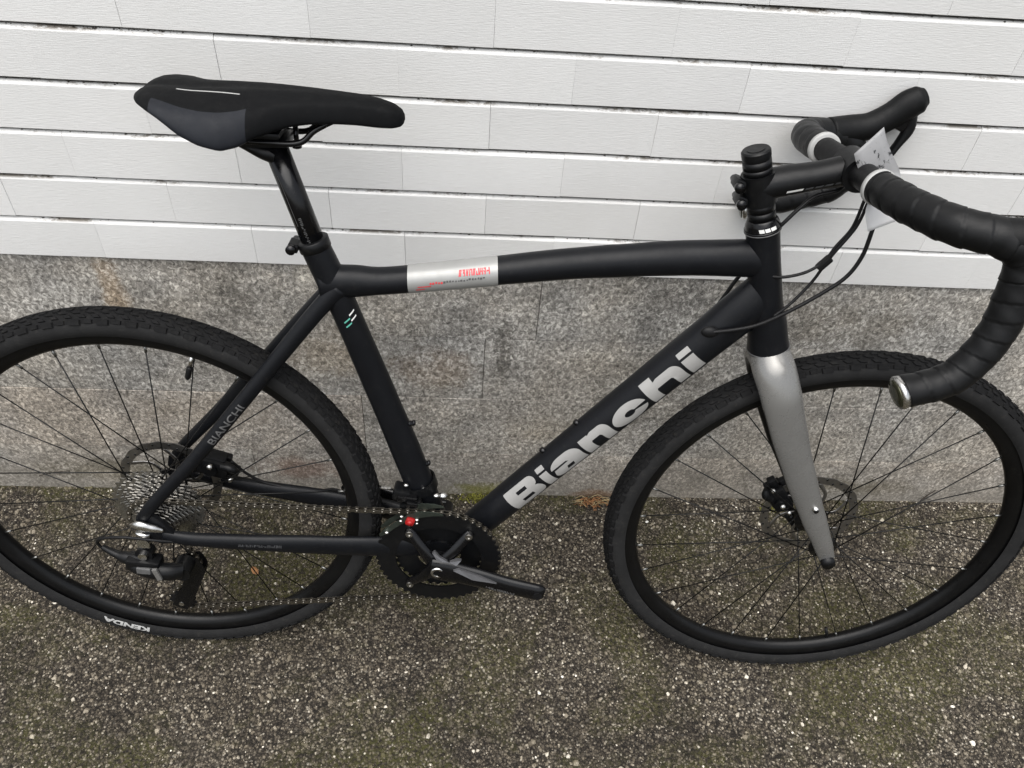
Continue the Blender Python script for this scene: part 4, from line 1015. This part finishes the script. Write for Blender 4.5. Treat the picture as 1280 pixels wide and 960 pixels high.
# front derailleur
t = MB(); t.lathe((0, 0, 0), [(.0235, -.008), (.0262, -.008), (.0262, .008), (.0235, .008)], 32, axis='Z', smooth=False)
fm = Matrix.Translation((-.117, 0, .400)) @ Matrix.Rotation(R_(-17), 4, 'Y'); t.v = [tuple(fm @ Vector(v)) for v in t.v]
t.box((-.143, -.018, .398), (.026, .026, .020), 0, Matrix.Rotation(.25, 3, 'Y'), .004).box((-.128, -.030, .384), (.034, .014, .012), 0, Matrix.Rotation(-.3, 3, 'Y'), .003)
fdm = t.build('front_derailleur', M['black_satin'], bike, sharp=35)
t = MB(); t.box((-.1335, -.030, .398), (.030, .014, .010), 0, Matrix.Rotation(.1, 3, 'Y'), .002); t.box((-.126, -.036, .388), (.018, .008, .012), 0, Matrix.Rotation(.2, 3, 'Y'), .002); t.build('derailleur_link', M['black_gloss'], fdm)
for y, z_ in ((-.0385, 0), (-.0555, 0)):
    t = MB()
    o1 = [(BB[0] + (.1005 + dz) * math.cos(R_(a)), BB[2] + (.1005 + dz) * math.sin(R_(a))) for a, dz in ((86, .002), (95, .001), (105, 0), (115, -.001), (125, -.002), (135, -.003), (143, -.003), (149, .002))]
    o2 = [(BB[0] + (.1005 + dz) * math.cos(R_(a)), BB[2] + (.1005 + dz) * math.sin(R_(a))) for a, dz in ((148, .006), (138, .006), (126, .006), (115, .010), (104, .012), (95, .009), (87, .005))]
    t.prism(o1 + o2, y - .0007, y + .0007); t.build('cage_plate', M['grease'], fdm)
t = MB(); t.box((-.1265, -.0590, .3770), (.0135, .008, .0130), 0, Matrix.Rotation(.3, 3, 'Y'), .0035).cyl((-.1265, -.062, .377), (-.1265, -.0645, .377), .0045, 12); t.build('transport_clip', M['red_plastic'], fdm)
for p_, r_ in (((-.162, -.058, .350), .0030), ((-.1395, -.056, .3835), .0026), ((-.1405, -.058, .3760), .0024), ((-.1165, -.057, .3790), .0028), ((-.1165, -.058, .3725), .0022), ((-.090, -.028, .4030), .0042), ((-.136, -.022, .4155), .0034), ((-.1090, -.020, .4080), .0036), ((-.0805, -.020, .3960), .0062)):
    t = MB(); t.ball(p_, (r_ * 1.2, r_, r_ * .8), 10); t.build('small_screw', M['steel'], fdm)
t = MB(); t.box((-.169, -.004, .3915), (.016, .006, .003), 0, None, .001); t.build('cable_anchor', M['steel'], fdm)

# callipers
def calliper(c, rz, name_parent, bolts):
    """post-mount disc calliper: two bolted halves, banjo, adapter"""
    t = MB(); Rm = Matrix.Rotation(rz, 3, 'Y'); c = Vector(c)
    def P_(x, y, z): return c + Rm @ Vector((x, y, z))
    t.box(P_(0, -.010, 0), (.046, .014, .030), 0, Rm, .004); t.box(P_(0, .010, 0), (.044, .014, .028), 0, Rm, .004); t.box(P_(0, 0, .012), (.030, .022, .010), 0, Rm, .003)
    t.cyl(P_(-.004, -.012, 0), P_(-.004, -.021, 0), .0115, 22); t.box(P_(-.030, 0, -.004), (.020, .014, .014), 0, Rm, .003); t.box(P_(.030, 0, -.004), (.018, .014, .014), 0, Rm, .003)
    t.sweep([P_(.012, -.014, .010), P_(.026, -.017, .014), P_(.036, -.015, .008)], [.006, .007, .005], 12, 4)
    o = t.build('brake_calliper', M['black_satin'], bike, sharp=40)
    for x, y, z, r in bolts:
        b1 = MB(); b1.cyl(P_(x, y, z), P_(x, y - .006, z), r, 14); b1.ball(P_(x, y - .006, z), (r * .9, .0018, r * .9), 10); b1.build('calliper_bolt', M['steel'], o)
    t = MB(); t.box(P_(0, 0, -.020), (.060, .010, .012), 0, Rm, .002); t.build('mount_adapter', M['black_plastic'], o); return o
calliper((-.446, .047, .378), R_(18), None, ((-.004, -.021, .012, .0042), (.030, -.016, -.008, .0040), (-.030, -.012, -.004, .0036)))
calliper((0.462, .046, .372), R_(-128), None, ((-.004, -.021, 0, .0040), (.030, -.014, .000, .0036), (-.030, -.014, -.002, .0036)))
t = MB(); t.box((0.505, .046, .318), (.044, .012, .022), 0, Matrix.Rotation(R_(50), 3, 'Y'), .004); t.ball((.492, .036, .333), .0045, 10); t.build('dropout_boss', M['black_satin'], fork)
cable([(-.420, .045, .385), (-.400, .052, .352), (-.370, .056, .330), (-.300, .052, .322)], .0024)
# quick little cable guide on the far stay and an outer loop behind the seat tube
cable([(-.205, .020, .33), (-.235, .034, .336), (-.262, .05, .330), (-.28, .055, .322)], .0024)

# ------------------------------------------------------------------ card hanging behind the handlebar
q = [Vector(p) for p in ((0.372, -0.028, 0.962), (0.398, -0.022, 0.992), (0.440, -0.048, 0.896), (0.402, -0.060, 0.884))]
Bm = bike.matrix_world
q = [Bm @ v for v in q]; ctr = sum(q, Vector()) / 4
mb = MB(); nu, nv = 4, 24; fwd = (Bm.to_3x3() @ Vector((1, .55, -.45))).normalized(); nrm = (q[1] - q[0]).cross(q[3] - q[0]).normalized(); vs = []
for lay in (0, 1):
    for j in range(nv + 1):
        for i in range(nu + 1):
            u, v = i / nu, j / nv; p = q[0].lerp(q[1], u).lerp(q[3].lerp(q[2], u), v)
            vs.append(p - ctr + fwd * (0.021 * math.exp(-((v - .45) / .2) ** 2)) + nrm * (.0004 * lay))
row = nu + 1; NN = row * (nv + 1); fs = []
for lay in (0, 1):
    for j in range(nv):
        for i in range(nu): a = lay * NN + j * row + i; fs.append((a, a + 1, a + 1 + row, a + row))
ed = [i for i in range(row)] + [j * row + nu for j in range(1, nv + 1)] + [nv * row + i for i in range(nu - 1, -1, -1)] + [j * row for j in range(nv - 1, 0, -1)]
for k in range(len(ed)): a, b_ = ed[k], ed[(k + 1) % len(ed)]; fs.append((a, b_, b_ + NN, a + NN))
mb.add(vs, fs)
card = mb.build('paper_tag', M['paper'], None, ctr)
tag(card, 'smudged white card tag hanging behind the handlebar beside the stem', 'tag')

# ------------------------------------------------------------------ moss, weeds, twigs and litter at the wall foot
def moss_clump(name, cx, cy, rx, ry, nn, m, hmax, seed, label, cat):
    r_ = np.random.RandomState(seed); V = []; F = []
    for i in range(nn):
        a = r_.uniform(0, 2 * np.pi); d = r_.uniform(0, 1) ** .6; x = cx + math.cos(a) * d * rx; y = min(0.008, cy + math.sin(a) * d * ry); z = 0
        hh = hmax * (1 - d * .6) * r_.uniform(.4, 1); aa = r_.uniform(0, 2 * np.pi); lx, ly = r_.normal(0, .5, 2) * hh; wv = r_.uniform(.0006, .0014)
        o = len(V); c_, s_ = math.cos(aa) * wv, math.sin(aa) * wv
        V += [(x - c_, y - s_, z), (x + c_, y + s_, z), (x + c_ * .8 + lx * .5, min(.009, y + s_ * .8 + ly * .5), z + hh * .65), (x - c_ * .8 + lx * .5, min(.009, y - s_ * .8 + ly * .5), z + hh * .65), (x + lx, min(.009, y + ly), z + hh)]
        F += [(o, o + 1, o + 2), (o, o + 2, o + 3), (o + 3, o + 2, o + 4)]
    o = link(name, np_mesh(name, V, F, m)); return tag(o, label, cat, 'stuff')
moss_clump('moss', 0.02, -0.004, 0.075, 0.020, 900, M['moss'], 0.015, 1, 'yellow green moss at the foot of the plinth behind the chainring', 'moss')
moss_clump('moss', 0.615, -0.02, 0.022, 0.015, 160, M['moss'], 0.008, 2, 'small yellow green moss tuft beside the front hub', 'moss')
def weed(name, cx, cy, n_, L, m, seed, label, cat, leaf=True):
    r_ = random.Random(seed); t = MB()
    for i in range(n_):
        a = r_.uniform(math.pi * .95, math.pi * 2.05); l = L * r_.uniform(.5, 1); p0 = (cx + r_.uniform(-.03, .03), cy + r_.uniform(-.008, .008), .001)
        p1 = (p0[0] + math.cos(a) * l * .5, min(0.004, p0[1] + math.sin(a) * l * .22), l * r_.uniform(.2, .55)); p2 = (p0[0] + math.cos(a) * l, min(.003, p0[1] + math.sin(a) * l * .5), l * r_.uniform(.05, .5))
        t.sweep([p0, p1, p2], [.0009, .0008, .0004], 5, 4, i % 2)
        if leaf and i % 2 == 0:
            c = Vector(p2); u = Vector((r_.uniform(-1, 1), r_.uniform(-.6, 0), r_.uniform(-.3, .5))).normalized() * .007; v = u.cross(Vector((r_.uniform(-1, 1), 1, 1))).normalized() * .003
            t.add([c - u, c + v, c + u, c - v], [(0, 1, 2, 3)], 0, False)
    o = t.build(name, [m, M['straw']]); return tag(o, label, cat)
weed('dried_weed', 0.228, -0.010, 46, .040, M['dry'], 3, 'reddish brown dried weed at the plinth foot behind the front tyre', 'weed')
def twig(pts, r, label):
    t = MB(); t.sweep(pts, [r, r * .9, r * .5], 7, 4); k = Vector(pts[1]); t.sweep([k, k + Vector((.008, -.004, .008)), k + Vector((.014, -.006, .010))], [r * .6, r * .5, r * .3], 6, 3)
    return tag(t.build('twig', M['twig']), label, 'twig')
twig([(0.948, -.018, .001), (0.962, -.004, .022), (0.985, .004, .046)], .0020, 'short dark twig leaning on the plinth inside the front wheel')
twig([(-0.900, -.004, .050), (-0.875, .003, .052), (-0.84, .004, .058)], .0012, 'thin dark twig caught on the plinth behind the rear spokes')
def flake(x, y, a, l, wd, label, m='chip', nm='paint_flake', cat='paint flake'):
    t = MB(); out = [(-l, -wd * .5), (-l * .4, -wd), (l * .7, -wd * .7), (l, .2 * wd), (l * .3, wd), (-l * .8, wd * .6)]
    Mx = Matrix.Translation((x, y, 0.0024)) @ Matrix.Rotation(a, 4, 'Z') @ Matrix.Rotation(R_(90), 4, 'X')
    t.prism(out, -.0007, .0007, 0, Mx); return tag(t.build(nm, M[m]), label, cat)
flake(0.303, -0.112, .1, .0075, .0020, 'long white paint flake on the asphalt inside the front wheel')
flake(0.345, -0.060, .5, .0035, .0025, 'small white paint flake near the plinth beside the front tyre')
flake(-0.345, -0.010, .4, .0040, .0034, 'round pale chip on the asphalt above the chain stay')
t = MB()
cols_ = []
lf = [Vector((0, 0, 0)), Vector((.008, .005, .002)), Vector((.018, .006, .004)), Vector((.026, .001, .001)), Vector((.018, -.006, .003)), Vector((.008, -.005, .0025)), Vector((.014, 0, .006))]
t.add(lf + [v - Vector((0, 0, .0006)) for v in lf], [(0, 6, 1), (1, 6, 2), (2, 6, 3), (3, 6, 4), (4, 6, 5), (5, 6, 0), (7, 8, 13), (8, 9, 13), (9, 10, 13), (10, 11, 13), (11, 12, 13), (12, 7, 13)])
lo = t.build('dead_leaf', M['dry'], None, (-0.452, -0.178, .003)); lo.rotation_euler = (0, 0, -.9)
tag(lo, 'small orange brown dead leaf on the asphalt beside the rear derailleur', 'leaf')

scn.render.film_transparent = False
